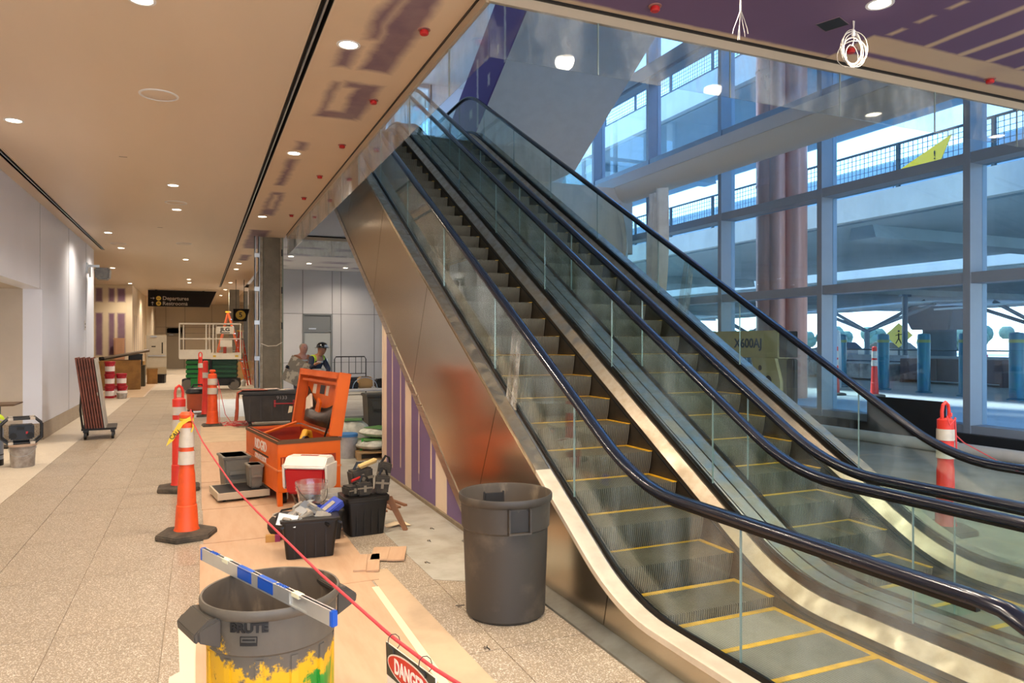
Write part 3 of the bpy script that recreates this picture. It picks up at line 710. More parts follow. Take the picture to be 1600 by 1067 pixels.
# Y-shaped canopy frames
def canopy(x, y, lab, s=1):
    t = thing('canopy_frame', lab, 'canopy', (x, y, .35), group='steel canopy frames over the road')
    m = mat('canopy_steel', rgb(116, 134, 150), .5, .3)
    MB().cyl((0, 0, 0), (0, 0, 2.1), .14).build('post', m, t)
    for dy, dz, x2 in ((-3.9, 3.3, 0), (3.2, 3.15, 0), (-1.9, 3.6, 2), (1.4, 3.3, -1.5)):
        MB().cyl((0, 0, 2.0), (x2, dy, dz), .09).build('arm', m, t)
    MB().add([(-2.5, -4.2, 3.25), (3, -4.2, 3.5), (3, 3.6, 3.2), (-2.5, 3.6, 2.95), (-2.5, -4.2, 3.33), (3, -4.2, 3.58), (3, 3.6, 3.28), (-2.5, 3.6, 3.03)], [(3, 2, 1, 0), (4, 5, 6, 7), (0, 1, 5, 4), (1, 2, 6, 5), (2, 3, 7, 6), (3, 0, 4, 7)]).build('roof_panel', mat('canopy_roof', rgb(186, 208, 220), .4), t)
canopy(33, 27.8, 'steel canopy frame behind the two left bollards')
canopy(35, 20, 'steel canopy frame right of the concrete pier')
canopy(34, 38, 'steel canopy frame at the far left behind the copper column')
canopy(33, 11.2, 'steel canopy frame farthest right beyond the road')
# crossing sign
t = thing('crossing_sign', 'yellow diamond pedestrian crossing sign on a post', 'sign', (31, 24.3, .35), rz=-60)
MB().cyl((0, 0, 0), (0, 0, 2.1), .045).build('post', FEN, t)
MB().prism([(0, 1.15), (.6, 1.75), (0, 2.35), (-.6, 1.75)], 'y', -.08, -.05).build('panel', mat('sign_yellow', rgb(236, 208, 96), .5), t)
MB().box(-.03, .03, -.085, -.08, 1.6, 1.85).sph((0, -.085, 1.95), .05, 8, 5).prism([(-.03, 1.6), (-.15, 1.35), (-.11, 1.34), (.03, 1.6)], 'y', -.085, -.08).prism([(.03, 1.6), (.13, 1.36), (.09, 1.34), (-.03, 1.6)], 'y', -.085, -.08).prism([(-.14, 1.72), (.14, 1.78), (.14, 1.82), (-.14, 1.76)], 'y', -.085, -.08).build('walking_figure', BLACK, t)
# handrail fence
t = thing('road_railing', 'thin dark railing along the road behind the bollards', 'railing', (27, 4, .35))
for k in range(15): MB().cyl((0, k * 2, 0), (0, k * 2, 1.1), .03, n=8).build('post', FEN, t)
for z in (1.1, .6): MB().cyl((0, 0, z), (0, 28, z), .03, n=8).build('rail', FEN, t)
# kiosk
t = thing('parking_kiosk', 'grey ticket kiosk with a small screen outside the window', 'kiosk', (17.6, 16.1, .35), rz=-55)
MB().prism([(-.3, 0), (.3, 0), (.3, 1.25), (.05, 1.75), (-.3, 1.8)], 'x', -.25, .25).build('cabinet', mat('kiosk_white', rgb(200, 208, 212), .4), t, bevel=.02)
MB().box(-.16, .16, -.32, -.30, 1.35, 1.62).build('screen', mat('kiosk_screen', rgb(60, 76, 84), .3), t)
MB().box(-.12, .12, -.325, -.30, 1.05, 1.15).build('card_slot', BLACK, t)
# cars
def car(x, y, rz, m, lab):
    t = thing('car', lab, 'car', (x, y, .35), rz, group='cars parked beyond the road')
    body = [(-2.2, .35), (-2.25, .75), (-1.3, .92), (-.7, 1.40), (.9, 1.45), (1.75, .98), (2.25, .85), (2.25, .35)]
    MB().prism([(a, b) for a, b in body], 'y', -.85, .85).build('car_body', m, t, bevel=.06)
    MB().prism([(-1.18, .93), (-.66, 1.34), (.86, 1.38), (1.6, .96)], 'y', -.87, .87).build('side_windows', mat('car_glass', rgb(60, 80, 96), .15), t)
    for a in (-1.4, 1.4):
        for b in (-.8, .62): MB().cyl((a, b, .32), (a, b + .18, .32), .32, n=18).build('wheel', BLACK, t)
CW = mat('car_white', rgb(220, 226, 230), .3, coat=.5); CB = mat('car_blue', rgb(90, 124, 160), .3, coat=.5)
for i, (x, y, m, w) in enumerate([(46, 47.5, CW, 'white car parked leftmost beyond the railing'), (47, 42, CB, 'blue grey car behind the left canopy post'), (46, 36.5, CW, 'white car just left of the concrete pier'), (44, 24, CB, 'blue grey car right of the concrete pier'), (30.5, 15.4, CW, 'white car seen in the rightmost window bay'), (47, 53.2, CB, 'blue grey car farthest left in the lot')]):
    car(x, y, 90 + i * 4, m, w)
# hedge of far trees
LEAF = mat('far_leaf', rgb(92, 116, 96), .9, var=.6, scale=1.5, col2=rgb(60, 84, 76))
rnd = random.Random(3)
for i in range(16):
    x = 78 + rnd.uniform(-3, 3); y = 8 + i * 6.2
    t = thing('distant_tree', 'far roadside tree, number %s from the right' % ['one', 'two', 'three', 'four', 'five', 'six', 'seven', 'eight', 'nine', 'ten', 'eleven', 'twelve', 'thirteen', 'fourteen', 'fifteen', 'sixteen'][i], 'tree', (x, y, .3), group='trees along the far side of the car park')
    m = MB()
    for q in range(9): m.sph((rnd.uniform(-1.6, 1.6), rnd.uniform(-2.4, 2.4), rnd.uniform(1.3, 2.6)), rnd.uniform(.7, 1.2), 9, 6)
    m.build('crown', LEAF, t); MB().cyl((0, 0, 0), (0, 0, 2), .15).build('trunk', RUB, t)
# far traffic cones outside
def cone_tall(x, y, z, h, m, lab, grp, base='hex', handle=0, rz=0, r0=.1, r1=.06, bands=((.62, .74), (.78, .92))):
    t = thing('traffic_delineator', lab, 'traffic cone', (x, y, z), rz, group=grp)
    f = lambda q: r0 + (r1 - r0) * q / h
    if base == 'hex':
        MB().lathe([(.27, 0), (.27, .045), (.24, .06), (r0 + .02, .07)], 6).build('rubber_base', RUB, t, bevel=.008)
    else:
        MB().tbox(.42, .42, .36, .36, 0, .05).build('rubber_base', RUB, t, bevel=.01)
    MB().lathe([(r0 + .015, .06), (r0, .09), (f(h * .28), h * .28), (f(h * .28) - .006, h * .285), (f(h * .55) - .004, h * .55), (f(h * .6) - .01, h * .6), (r1, h), (r1 * .6, h + .02)], 22).build('post_body', m, t)
    for a, b in bands: MB().lathe([(f(a * h) + .003, a * h), (f(b * h) + .003, b * h)], 22, cap0=False, cap1=False).build('reflective_band', REFW, t)
    if handle == 1:   # loop handle
        MB().tube([(-.045, 0, h), (-.05, 0, h + .08), (-.035, 0, h + .14), (0, 0, h + .165), (.035, 0, h + .14), (.05, 0, h + .08), (.045, 0, h)], .016, 8).box(-.045, .045, -.02, .02, h - .02, h + .02).build('loop_handle', m, t)
    if handle == 2:   # knob
        MB().lathe([(r1 * .5, h), (.028, h + .02), (.028, h + .035), (.062, h + .05), (.066, h + .075), (.045, h + .10), (.001, h + .105)], 18).build('knob', m, t)
    return t
for i, (x, y, w) in enumerate([(15.8, 14.3, 'left one of the two by the kiosk'), (16.3, 13.5, 'right one of the two by the kiosk')]):
    cone_tall(x, y, .35, 1.3, RED, 'red and white delineator outside, ' + w, 'delineators outside the window')
for x, y, w in ((38, 34, 'left of the crossing sign'), (38, 29.5, 'right of the crossing sign'), (29.6, 19.2, 'seen beside the right window post')):
    cone_tall(x, y, .35, .9, RED, 'small distant orange delineator ' + w, 'far delineators beyond the railing', r0=.16)
# ------------------------------------------------------------------ ceiling fittings
for i, (x, y) in enumerate([(-.38, 8.1), (-.39, 14.25), (-.37, 20.13), (-1.9, 20.79)]):
    t = thing('ceiling_speaker', 'round flush ceiling speaker with white rim, ' + ['large one nearest the camera', 'second along the corridor', 'third along the corridor', 'left one beside the white wall end'][i], 'speaker', (x, y, CZ), group='round flush ceiling speakers')
    MB().lathe([(.001, -.003), (.16, -.003), (.165, .0)], 32).build('grille', CEIL, t)
    MB().lathe([(.165, .002), (.165, -.009), (.185, -.006), (.187, .002)], 32, cap0=False, cap1=False).build('rim', WHITE, t)
REDC = mat('red_cap', rgb(176, 24, 22), .45)
spk = [(1.65, 5.55), (1.65, 7.38), (1.66, 9.22), (1.66, 11.07), (1.66, 12.85), (1.66, 14.7), (3.11, 4.47), (5.09, 4.45), (6.9, 4.44)]
for i, (x, y) in enumerate(spk):
    lab = 'red capped sprinkler head, ' + (['nearest', 'second', 'third', 'fourth', 'fifth', 'sixth'][i] + ' along the patched ceiling strip' if i < 6 else ['leftmost', 'middle one behind the cable coil', 'rightmost'][i - 6] + ' in the purple ceiling')
    t = thing('sprinkler_head', lab, 'sprinkler', (x, y, CZ), group='red capped sprinkler heads')
    MB().lathe([(.028, 0), (.032, -.012), (.036, -.014), (.036, -.034), (.030, -.042), (.001, -.044)], 14).build('red_cap', REDC, t)
    MB().lathe([(.028, 0), (.05, 0), (.05, -.006), (.028, -.008)], 16).build('escutcheon', mat('dusty_ring', rgb(150, 100, 90), .6), t)
for i, (x, y) in enumerate([(-.95, 11.0), (-.8, 17.5)]):
    t = thing('access_slit', 'short dark slit in the plain ceiling, ' + ['nearer one', 'farther one'][i], 'ceiling hole', (x, y, CZ - .002), group='small slits in the plain ceiling')
    MB().box(-.05, .05, -.008, .008, -.001, .001).build('opening', BLACK, t)
t = thing('ceiling_opening', 'square black hole cut in the purple ceiling', 'ceiling hole', (4.57, 4.17, CZ), rz=20)
MB().box(-.09, .09, -.09, .09, -.003, -.001).build('opening', BLACK, t, smooth=0)
MB().box(-.094, .094, -.094, -.09, -.004, 0).box(-.094, .094, .09, .094, -.004, 0).box(-.094, -.09, -.094, .094, -.004, 0).box(.09, .094, -.094, .094, -.004, 0).build('cut_edge', mat('gypsum_edge', rgb(110, 90, 96), .9), t)
CAB = mat('white_cable', rgb(190, 182, 170), .5)
t = thing('cable_coil', 'coil of white cable hanging from the purple ceiling', 'cable', (4.67, 4.06, CZ))
rr = random.Random(5)
for k in range(9):
    a0 = rr.uniform(0, 6); rx = rr.uniform(.07, .115); rz_ = rr.uniform(.09, .15); tilt = rr.uniform(-.5, .5); yaw = rr.uniform(-.5, .5) - .4; off = (rr.uniform(-.018, .018), rr.uniform(-.02, .01))
    pts = []
    for q in range(24):
        a = 2 * math.pi * q / 24 + a0; u = rx * math.cos(a); v = rz_ * math.sin(a)
        pts.append((u * math.cos(yaw) + rr.uniform(-.003, .003), u * math.sin(yaw) + tilt * v * .25, -.21 - (.15 - rz_) + v * .9 + tilt * u * .3))
    MB().tube([(p[0] + off[0], p[1], p[2] + off[1]) for p in pts], .003, 6, closed=True).build('loop', CAB, t)
MB().tube([(0, 0, 0), (.005, 0, -.05), (-.008, .003, -.1), (.01, 0, -.14), (-.01, 0, -.2)], .005, 6).tube([(.012, 0, 0), (.016, .01, -.06), (.0, .01, -.12)], .005, 6).build('lead', CAB, t)
MB().cyl((0, 0, -.075), (.003, 0, -.12), .014, n=10).build('tie', WHITE, t)
t = thing('hanging_wire', 'single white wire with frayed ends hanging before the glass baffle', 'wire', (3.2, 3.65, CZ))
MB().tube([(0, 0, 0), (.004, 0, -.12), (-.002, 0, -.25), (0, 0, -.37)], .0065, 6).build('sheath', CAB, t)
for dx, dy, L in ((-.05, .01, .16), (-.02, .0, .2), (.0, .01, .19), (.03, .0, .17), (.045, -.01, .15)):
    MB().tube([(0, 0, -.36), (dx * .4, dy, -.36 - L * .4), (dx, dy, -.36 - L * .8), (dx * 1.15, dy, -.36 - L)], .002, 5).build('strand', CAB, t)

# ------------------------------------------------------------------ big grey can with handles (near) and the taller one by the escalator
CAN1 = None
def canmat():
    k = NT('painted_can'); p = k.n('ShaderNodeBsdfPrincipled'); k.l(p.outputs[0], k.out.inputs[0]); p.inputs['Roughness'].default_value = .5
    sep = k.n('ShaderNodeSeparateXYZ'); k.l(k.n('ShaderNodeTexCoord').outputs['Object'], sep.inputs[0])
    nzv = k.noise(3.2, 8, .7); nf = k.noise(1.6, 4, .6, stretch=(1, 1, .5))
    h = k.math('ADD', sep.outputs['Z'], k.math('MULTIPLY', k.math('SUBTRACT', nzv, .5), -.65))
    base = k.mix(k.math('MULTIPLY', k.ramp(nzv, .4, .7), .4), rgb(98, 90, 78), rgb(66, 58, 48))
    y1 = k.ramp(h, .50, .47)
    c = k.mix(y1, base, rgb(226, 172, 20))
    g1 = k.ramp(k.math('ADD', h, k.math('MULTIPLY', k.math('SUBTRACT', nf, .5), .6)), .45, .42)
    c = k.mix(k.math('MULTIPLY', g1, k.ramp(nf, .5, .56)), c, rgb(40, 140, 44))
    nd = k.noise(22, 6, .75, stretch=(1, 1, .5)); c = k.mix(k.math('MULTIPLY', k.math('MULTIPLY', k.ramp(nd, .62, .70), y1), .8), c, rgb(54, 42, 24))
    k.l(c, p.inputs['Base Color']); return k.m
def trash_can(lab, x, y, rz, r, h, m, hang, kind):
    t = thing('trash_can', lab, 'trash can', (x, y, 0), rz)
    rb = r * .84; rw = lambda z: rb + (r * .93 - rb) * z / h
    outer = [(rb * .94, 0.0), (rb, .02), (rw(h * .72), h * .72), (rw(h * .72) + .010, h * .735), (r * .955, h * .93), (r * .99, h * .945), (r, h * .965), (r, h * .99), (r * .985, h), (r * .96, h * .998)]
    MB().lathe([(.001, .0)] + outer, 48, cap1=False).build('can_body', m, t)
    MB().lathe([(r * .96, h * .998), (r * .94, h * .97), (rb * .95, .04), (.001, .04)], 48, cap0=False).build('inner_wall', mat('can_inside', rgb(84, 72, 58), .7, var=.8, scale=7, col2=rgb(140, 122, 98), lo=.5, hi=.7, stretch=(1, 1, .4)), t)
    for a in hang:
        M_ = T(rz=a)
        if kind == 'loop':
            z0 = h * .90; R0 = r * .985
            MB().prism([(R0 - .03, z0 + .03), (R0 + .015, z0 + .035), (R0 + .075, z0 - .015), (R0 + .07, z0 - .05), (R0 + .055, z0 - .05), (R0 + .05, z0 - .02), (R0 - .03, z0 + .01)], 'y', -.11, .11, M=M_ @ T()).prism([(R0 - .03, z0 + .03), (R0 + .06, z0 - .0), (R0 + .055, z0 - .05), (R0 - .03, z0 - .09)], 'y', -.118, -.105, M=M_).prism([(R0 - .03, z0 + .03), (R0 + .06, z0 - .0), (R0 + .055, z0 - .05), (R0 - .03, z0 - .09)], 'y', .105, .118, M=M_).build('handle', mat('handle_grey', rgb(74, 67, 58), .5, var=.3), t, bevel=.004)
        else:
            z0 = h * .75; R0 = r * .965
            MB().box(R0 - .03, R0 + .022, -.075, -.063, z0, h * .935, M=M_).box(R0 - .03, R0 + .022, .063, .075, z0, h * .935, M=M_).box(R0 - .04, R0 + .024, -.075, .075, z0 - .012, z0, M=M_).build('handle', m, t, bevel=.003)
            MB().box(R0 - .035, R0 - .004, -.062, .062, z0 + .002, h * .92, M=M_).build('handle_recess', mat('can_recess', rgb(46, 42, 38), .7), t)
    return t
c1 = trash_can('grey can splashed with yellow and green paint, carrying a spirit level', .293, 3.36, 0, .297, .705, canmat(), [198, 18], 'loop')
for a in range(0, 360, 30):
    MB().box(.250, .272, -.018, .018, .03, .50, M=T(rz=a - 60 + 15)).build('rib', MATS.get('x') or c1.children[0].data.materials[0], c1, bevel=.004)
INK = mat('ink_black', rgb(16, 13, 12), .6)
def wraptext(nm, s, size, r, zc, a0, parent, m, sx=1, bold=.0):
    o = text(nm, s, size, m, parent, (0, 0, 0), (0, 0, 0), 1, bold)
    me = o.data; me.transform(Matrix.Diagonal((sx, 1, 1, 1)))
    bm = bmesh.new(); bm.from_mesh(me); bmesh.ops.subdivide_edges(bm, edges=[e for e in bm.edges if e.calc_length() > .012], cuts=1); bm.to_mesh(me); bm.free()
    for v in me.vertices:
        a = math.radians(a0) + v.co.x / r; rr_ = r + .002 + v.co.z
        v.co = (rr_ * math.cos(a), rr_ * math.sin(a), zc + v.co.y)
    return o
AV = 360 - 113    # face of the can turned to the corridor side of the camera
wraptext('lettering', 'BRUTE', .050, .2865, .634, AV, c1, INK, 1.05, .0025)
lg = MB()
def wrapbox(mb, w0, w1, z0, z1, r, a0, d=.002):
    n = 6; vs = []; 
    for q in range(n + 1):
        a = math.radians(a0) + (w0 + (w1 - w0) * q / n) / r
        vs += [((r + d_) * math.cos(a), (r + d_) * math.sin(a), z) for d_ in (0, d) for z in (z0, z1)]
    fs = []
    for q in range(n):
        b = q * 4
        fs += [(b + 2, b + 6, b + 7, b + 3), (b, b + 1, b + 5, b + 4), (b + 1, b + 3, b + 7, b + 5), (b, b + 4, b + 6, b + 2)]
    mb.add(vs, fs)
for a in ((-.035, .035, .585, .588), (-.035, .035, .55, .562), (-.035, -.032, .55, .588), (.032, .035, .55, .588), (-.025, .025, .571, .576)): wrapbox(lg, a[0], a[1], a[2] + .012, a[3] + .012, .2845, AV)
lg.build('emblem', INK, c1, smooth=0)
t = thing('wood_offcut', 'thin pale wood strips inside the paint splashed can', 'wood scrap', (.30, 3.36, 0))
MB().box(-.17, .19, -.01, .01, .035, .05, M=T(0, .05, .46, ry=-12, rz=15)).build('strip', mat('pale_wood', rgb(214, 180, 138), .7, var=.3, scale=8), t)
MB().box(-.1, .1, -.008, .008, .035, .05, M=T(-.12, .02, .47, ry=-20, rz=60)).build('strip', MATS['pale_wood'], t)
MB().box(-.012, .012, -.012, .012, .0, .44, M=T(-.02, .06, .042)).build('strip', MATS['pale_wood'], t)
CANG = mat('can_grey', rgb(62, 55, 47), .55, var=.6, scale=3.5, col2=rgb(104, 92, 76), lo=.5, hi=.75)
trash_can('tall plain dark grey can beside the foot of the nearer escalator', 1.87, 4.40, 0, .312, .80, CANG, [-96, 84], 'pocket')

# spirit level lying across the near can
lv = thing('spirit_level', 'silver spirit level with blue end caps lying across the paint splashed can', 'spirit level', (.245, 3.355, .706))
lv.rotation_euler = (0, 0, math.atan2(-1.145, .467))
ALV = mat('level_silver', rgb(206, 204, 196), .35, .6, var=.2); BLU = mat('level_blue', rgb(24, 84, 180), .4)
MB().box(-.60, .60, -.012, .012, 0, .006).box(-.60, .60, -.012, .012, .054, .06).box(-.60, .60, -.004, .004, 0, .06).build('i_beam', ALV, lv)
for a, b in ((-.60, -.20), (-.06, .0), (.14, .28), (.42, .60)): MB().box(a, b, -.0115, .0115, .004, .056).build('web', ALV, lv)
for s in (-1, 1): MB().box(s * .60 - .01, s * .60 + .01, -.0135, .0135, -.001, .061).build('end_cap', BLU, lv, bevel=.003)
for a in (-.2, 0.0): MB().box(a, a + .14, -.013, -.005, .006, .054).box(a, a + .14, .005, .013, .006, .054).box(a, a + .14, -.013, .013, .05, .061).build('hand_hold', BLU, lv, bevel=.003)
for a in (-.36, .30): MB().box(a, a + .06, -.0135, .0135, .045, .0615).cyl((a + .01, 0, .055), (a + .05, 0, .055), .012, n=12).build('vial', mat('vial', rgb(230, 226, 190), .2), lv)
text('lettering', 'EMPIRE', .026, BLU, lv, (-.47, 0, .061), (0, 0, 0)); text('lettering', 'EMPIRE', .026, BLU, lv, (.20, 0, .061), (0, 0, 0))

# ------------------------------------------------------------------ red rope, danger sign
rope = [(-.075, 7.26, 1.17), (-.062, 6.95, 1.10), (.02, 6.3, .995), (.099, 5.694, .936), (.2, 4.938, .866), (.29, 4.264, .851), (.351, 3.808, .847), (.408, 3.377, .845), (.457, 3.009, .844), (.486, 2.798, .849), (.558, 2.253, .862), (.579, 2.099, .872), (.603, 1.92, .885), (.618, 1.805, .900), (.66, 1.5, .94), (.73, 1.0, 1.03)]
t = thing('barrier_rope', 'red rope running from the orange cone past the near can', 'rope')
MB().tube(rope, .0055, 8).build('cord', mat('red_cord', rgb(206, 60, 66), .7, var=.4, scale=60, col2=rgb(150, 36, 46)), t)
dv = (Vector(rope[13]) - Vector(rope[10])).normalized()
sg = thing('danger_sign', 'red black and white DANGER sign hanging from the rope', 'sign', rope[10])
sg.rotation_euler = (0, 0, math.atan2(dv.y, dv.x))
SGW = mat('sign_white', rgb(236, 220, 200), .5); SGR = mat('sign_red', rgb(206, 40, 20), .45)
MS = T(0, 0, 0, ry=-math.degrees(math.asin(dv.z)))
def sgadd(mb, name, m, **k):
    o = mb.build(name, m, sg, **k); return o
sgadd(MB().box(-.035, .34, -.002, .002, -.30, -.028, M=MS), 'board', SGW, smooth=0)
sgadd(MB().box(-.035, .34, -.0028, -.002, -.13, -.028, M=MS), 'black_header', mat('sign_black', rgb(50, 46, 34), .5), smooth=0)
oval = [(.1525 + .175 * math.cos(2 * math.pi * q / 32), -.082 + .045 * math.sin(2 * math.pi * q / 32)) for q in range(32)]
oval2 = [(.1525 + .168 * math.cos(2 * math.pi * q / 32), -.082 + .040 * math.sin(2 * math.pi * q / 32)) for q in range(32)]
sgadd(MB().prism(oval, 'y', -.0034, -.0028, M=MS), 'oval_border', SGW, smooth=0)
sgadd(MB().prism(oval2, 'y', -.0040, -.0034, M=MS), 'red_oval', SGR, smooth=0)
q_ = text('lettering', 'DANGER', .062, mat('sign_letter', rgb(244, 232, 214), .5), sg, MS @ Vector((.1525, -.0045, -.084)), (MS @ T(rx=90)).to_euler(), .92, .0015, .0008)
q_ = text('lettering', 'DO NOT', .07, INK, sg, MS @ Vector((.1525, -.0035, -.185)), (MS @ T(rx=90)).to_euler(), 1, .0015, .0008)
q_ = text('lettering', 'ENTER', .07, INK, sg, MS @ Vector((.1525, -.0035, -.255)), (MS @ T(rx=90)).to_euler(), 1, .0015, .0008)
for a in (.03, .27):
    MB().tube([(a + .006 * math.cos(q * .7), .018 * math.cos(q * math.pi / 5), -.012 + .024 * math.sin(q * math.pi / 5)) for q in range(10)], .0015, 5, M=MS, closed=True).tube([(a, -.003, -.03), (a + .01, -.006, -.045)], .003, 5, M=MS).build('zip_tie', BLACK, sg)

# ------------------------------------------------------------------ cones and delineators along the rope
g = 'delineators along the corridor rope'
cn = cone_tall(-.11, 7.26, 0, 1.05, ORANGE, 'orange delineator cone with caution tape, nearest the camera', g, handle=2, rz=12, r0=.102, r1=.055, bands=((.64, .755), (.79, .96)))
kx = thing('caution_tape', 'short yellow caution tape tied under the knob of the nearest cone', 'tape', (-.11, 7.26, 1.06))
TAPE = mat('caution_yellow', rgb(228, 190, 40), .5)
MB().prism([(-.055, -.0), (.05, .06), (.04, .02), (-.02, -.02), (-.10, -.16), (-.16, -.21), (-.13, -.13)], 'y', -.085, -.082, M=T(rz=-8)).build('tape_tail', TAPE, kx, smooth=0)
MB().lathe([(.061, .01), (.061, .035)], 16, cap0=False, cap1=False).tube([(.05, -.04, .02), (.055, -.06, -.05), (.04, -.075, -.09)], .006).build('knot', TAPE, kx)
text('lettering', 'CAU', .055, INK, kx, (-.095, -.101, -.105), (R(90), R(-42), R(-8)), .9, .001, .0008)
cone_tall(-.23, 9.58, 0, 1.10, RED, 'red delineator post with a loop handle behind the nearest cone', g, handle=1, rz=30, r0=.085, r1=.075, bands=((.66, .78), (.83, .92)))
cone_tall(.25, 16.55, 0, 1.10, ORANGE, 'orange delineator wound with red string near the black job box', g, base='sq', handle=2, rz=5, r0=.12, r1=.09, bands=((.62, .74), (.80, .92)))
cone_tall(.13, 18.73, 0, 1.32, RED, 'slender red delineator just behind the string wound one', g, base='sq', handle=0, r0=.09, r1=.06, bands=((.7, .8),))
cone_tall(.02, 24.6, 0, 1.3, RED, 'farthest red delineator in front of the scissor lift', g, base='sq', handle=1, r0=.09, r1=.06, bands=((.75, .86),))
cr = cone_tall(6.47, 4.58, 0, 1.06, RED, 'red delineator behind the farther escalator by the window', g, handle=1, r0=.088, r1=.072, bands=((.66, .76), (.82, .92)))
t = thing('tangled_string', 'loops of red string heaped by the string wound delineator', 'string', (.55, 16.4, 0))
STR = mat('red_string', rgb(214, 70, 70), .7)
for k in range(8):
    cx_, cy_ = rr.uniform(-.15, .45), rr.uniform(-.2, .5)
    MB().tube([(cx_ + rr.uniform(.1, .22) * math.cos(a * .63), cy_ + rr.uniform(.1, .22) * math.sin(a * .63), .012 + rr.uniform(0, .05)) for a in range(10)], .006, 5, closed=True).build('loop', STR, t)
MB().tube([(-.20, .05, 1.0), (-.12, .0, .6), (-.05, 0, .25), (.1, 0, .02)], .006, 5).tube([(-.42, .15, .95), (-.18, .05, .9), (-.17, -.0, .5), (-.16, .0, .05)], .006, 5).build('lead', STR, t)
t = thing('rope_to_window', 'thin red line tied to the delineator by the window', 'rope', (6.47, 4.58, 1.1))
MB().tube([(-.03, -.08, .0), (.06, -.02, .02), (.12, .1, -.1), (1.0, .5, -.38), (2.2, .9, -.72), (3.4, 1.3, -1.05)], .007, 6).tube([(-.05, -.05, 0), (-.08, -.1, -.08), (.0, -.1, -.02), (.09, -.03, -.02), (.1, -.04, -.35)], .008, 6).build('line', STR, t)

# ------------------------------------------------------------------ floor protection
pp = thing('floor_protection', 'run of plywood and hardboard sheets laid beside the near can', 'floor sheets', (0, 0, 0))
sh = [(-.02, 1.18, 3.0, 5.35, PLY), (.0, 1.24, 5.36, 6.9, PLY), (.03, 1.5, 6.92, 8.3, PLY), (.02, 1.62, 8.32, 9.9, PLY), (.02, 1.62, 9.92, 11.6, PLY), (.02, 1.7, 11.62, 13.8, PLY), (.02, 1.9, 13.82, 16.6, PAPER), (-.02, 1.18, 1.0, 2.98, PLY)]
for a, b, c_, d_, m in sh: MB().box(a, b, c_, d_, 0, .008).build('plywood_sheet', m, pp, smooth=0)
MB().prism([(1.19, .9), (1.52, .9), (1.36, 5.6), (1.20, 5.6)], 'z', 0, .004).build('paper_strip', PAPER, pp, smooth=0)
MB().prism([(-.16, .9), (-.02, .9), (-.01, 5.2), (-.13, 5.1), (-.10, 4.3), (-.15, 4.25)], 'z', 0, .003).build('paper_strip', mat('masking_paper', rgb(226, 206, 178), .8), pp, smooth=0)
MB().box(1.15, 1.20, 1.0, 5.2, .008, .0095).build('seam_tape', mat('seam_tape', rgb(238, 208, 170), .6), pp, smooth=0)
for x, y, w, d, rz_, lab in [(1.46, 5.95, .28, .36, -18, 'offcut of plank flooring on the floor right of the black totes'), (1.24, 5.78, .2, .42, -14, 'second plank offcut against the first, nearer the tote')]:
    t = thing('plank_offcut', lab, 'wood board', (x, y, .008), rz_)
    MB().box(-w / 2, 0, -d / 2, d / 2, 0, .014).build('plank', PLY, t, bevel=.002); MB().box(.002, w / 2, -d / 2 - .02, d / 2, 0, .014).build('plank', PLY, t, bevel=.002)
t = thing('paper_scrap', 'crumpled cream paper scrap on the concrete right of the totes', 'paper', (1.76, 6.85, .003), 10)
MB().add([(-.12, -.03, .0), (0, -.05, .025), (.12, -.07, .0), (.1, .02, .02), (.0, .06, .03), (-.1, .06, .01), (-.12, -.03, .004), (0, -.05, .029), (.12, -.07, .004), (.1, .02, .024), (.0, .06, .034), (-.1, .06, .014)], [(0, 1, 4, 5), (1, 2, 3, 4), (11, 10, 7, 6), (10, 9, 8, 7)]).build('sheet', mat('paper_cream', rgb(226, 204, 168), .8), t, smooth=0)
rr2 = random.Random(11)
DEB = [(1.9, 6.2), (1.7, 5.6), (1.62, 4.6), (1.55, 3.9), (1.35, 3.2), (1.05, 3.4), (2.0, 3.2), (2.05, 6.6), (1.5, 7.6)]
for i, (x, y) in enumerate(DEB):
    t = thing('floor_debris', 'small dark scrap on the floor, ' + ['by the purple wall foot', 'between planks and the tall can', 'left of the tall can', 'in front left of the tall can', 'nearest the danger sign', 'on the plywood beside the danger sign', 'in front of the escalator plinth', 'beside the purple wall corner', 'behind the black tool tote'][i], 'debris', (x, y, .01), rr2.uniform(0, 180), group='scraps scattered on the floor')
    MB().tube([(-.03, 0, 0), (0, .012, .004), (.03, 0, 0)], .003, 5).build('scrap', INK, t)
    MB().tbox(.02, .012, .012, .006, -.004, .006, cx=.01, cy=.02).build('chip', mat('chip', rgb(120, 104, 84), .8), t)

# ------------------------------------------------------------------ orange job box
OR = mat('jobbox_orange', rgb(222, 98, 10), .38, var=.35, scale=2.6, col2=rgb(190, 84, 16), rvar=.15)
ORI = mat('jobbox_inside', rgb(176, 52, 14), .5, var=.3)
jb = thing('job_box', 'large orange steel job box with its lid standing open', 'tool chest', (.777, 8.15, 0), 8.5)
L, Wd, zb, zt_ = 1.58, .70, .15, .71
bx = MB().box(0, Wd, 0, .02, zb, zt_).box(0, Wd, L - .02, L, zb, zt_).box(0, .02, .02, L - .02, zb, zt_).box(Wd - .02, Wd, .02, L - .02, zb, zt_).box(.02, Wd - .02, .02, L - .02, zb, zb + .02)
bx.build('box_body', OR, jb, bevel=.004)
MB().box(.021, .024, .02, L - .02, zb + .02, zt_ - .03).box(Wd - .024, Wd - .021, .02, L - .02, zb + .02, zt_ - .03).box(.02, Wd - .02, L - .024, L - .021, zb + .02, zt_ - .03).box(.02, Wd - .02, .021, .024, zb + .02, zt_ - .03).build('inner_lining', ORI, jb)
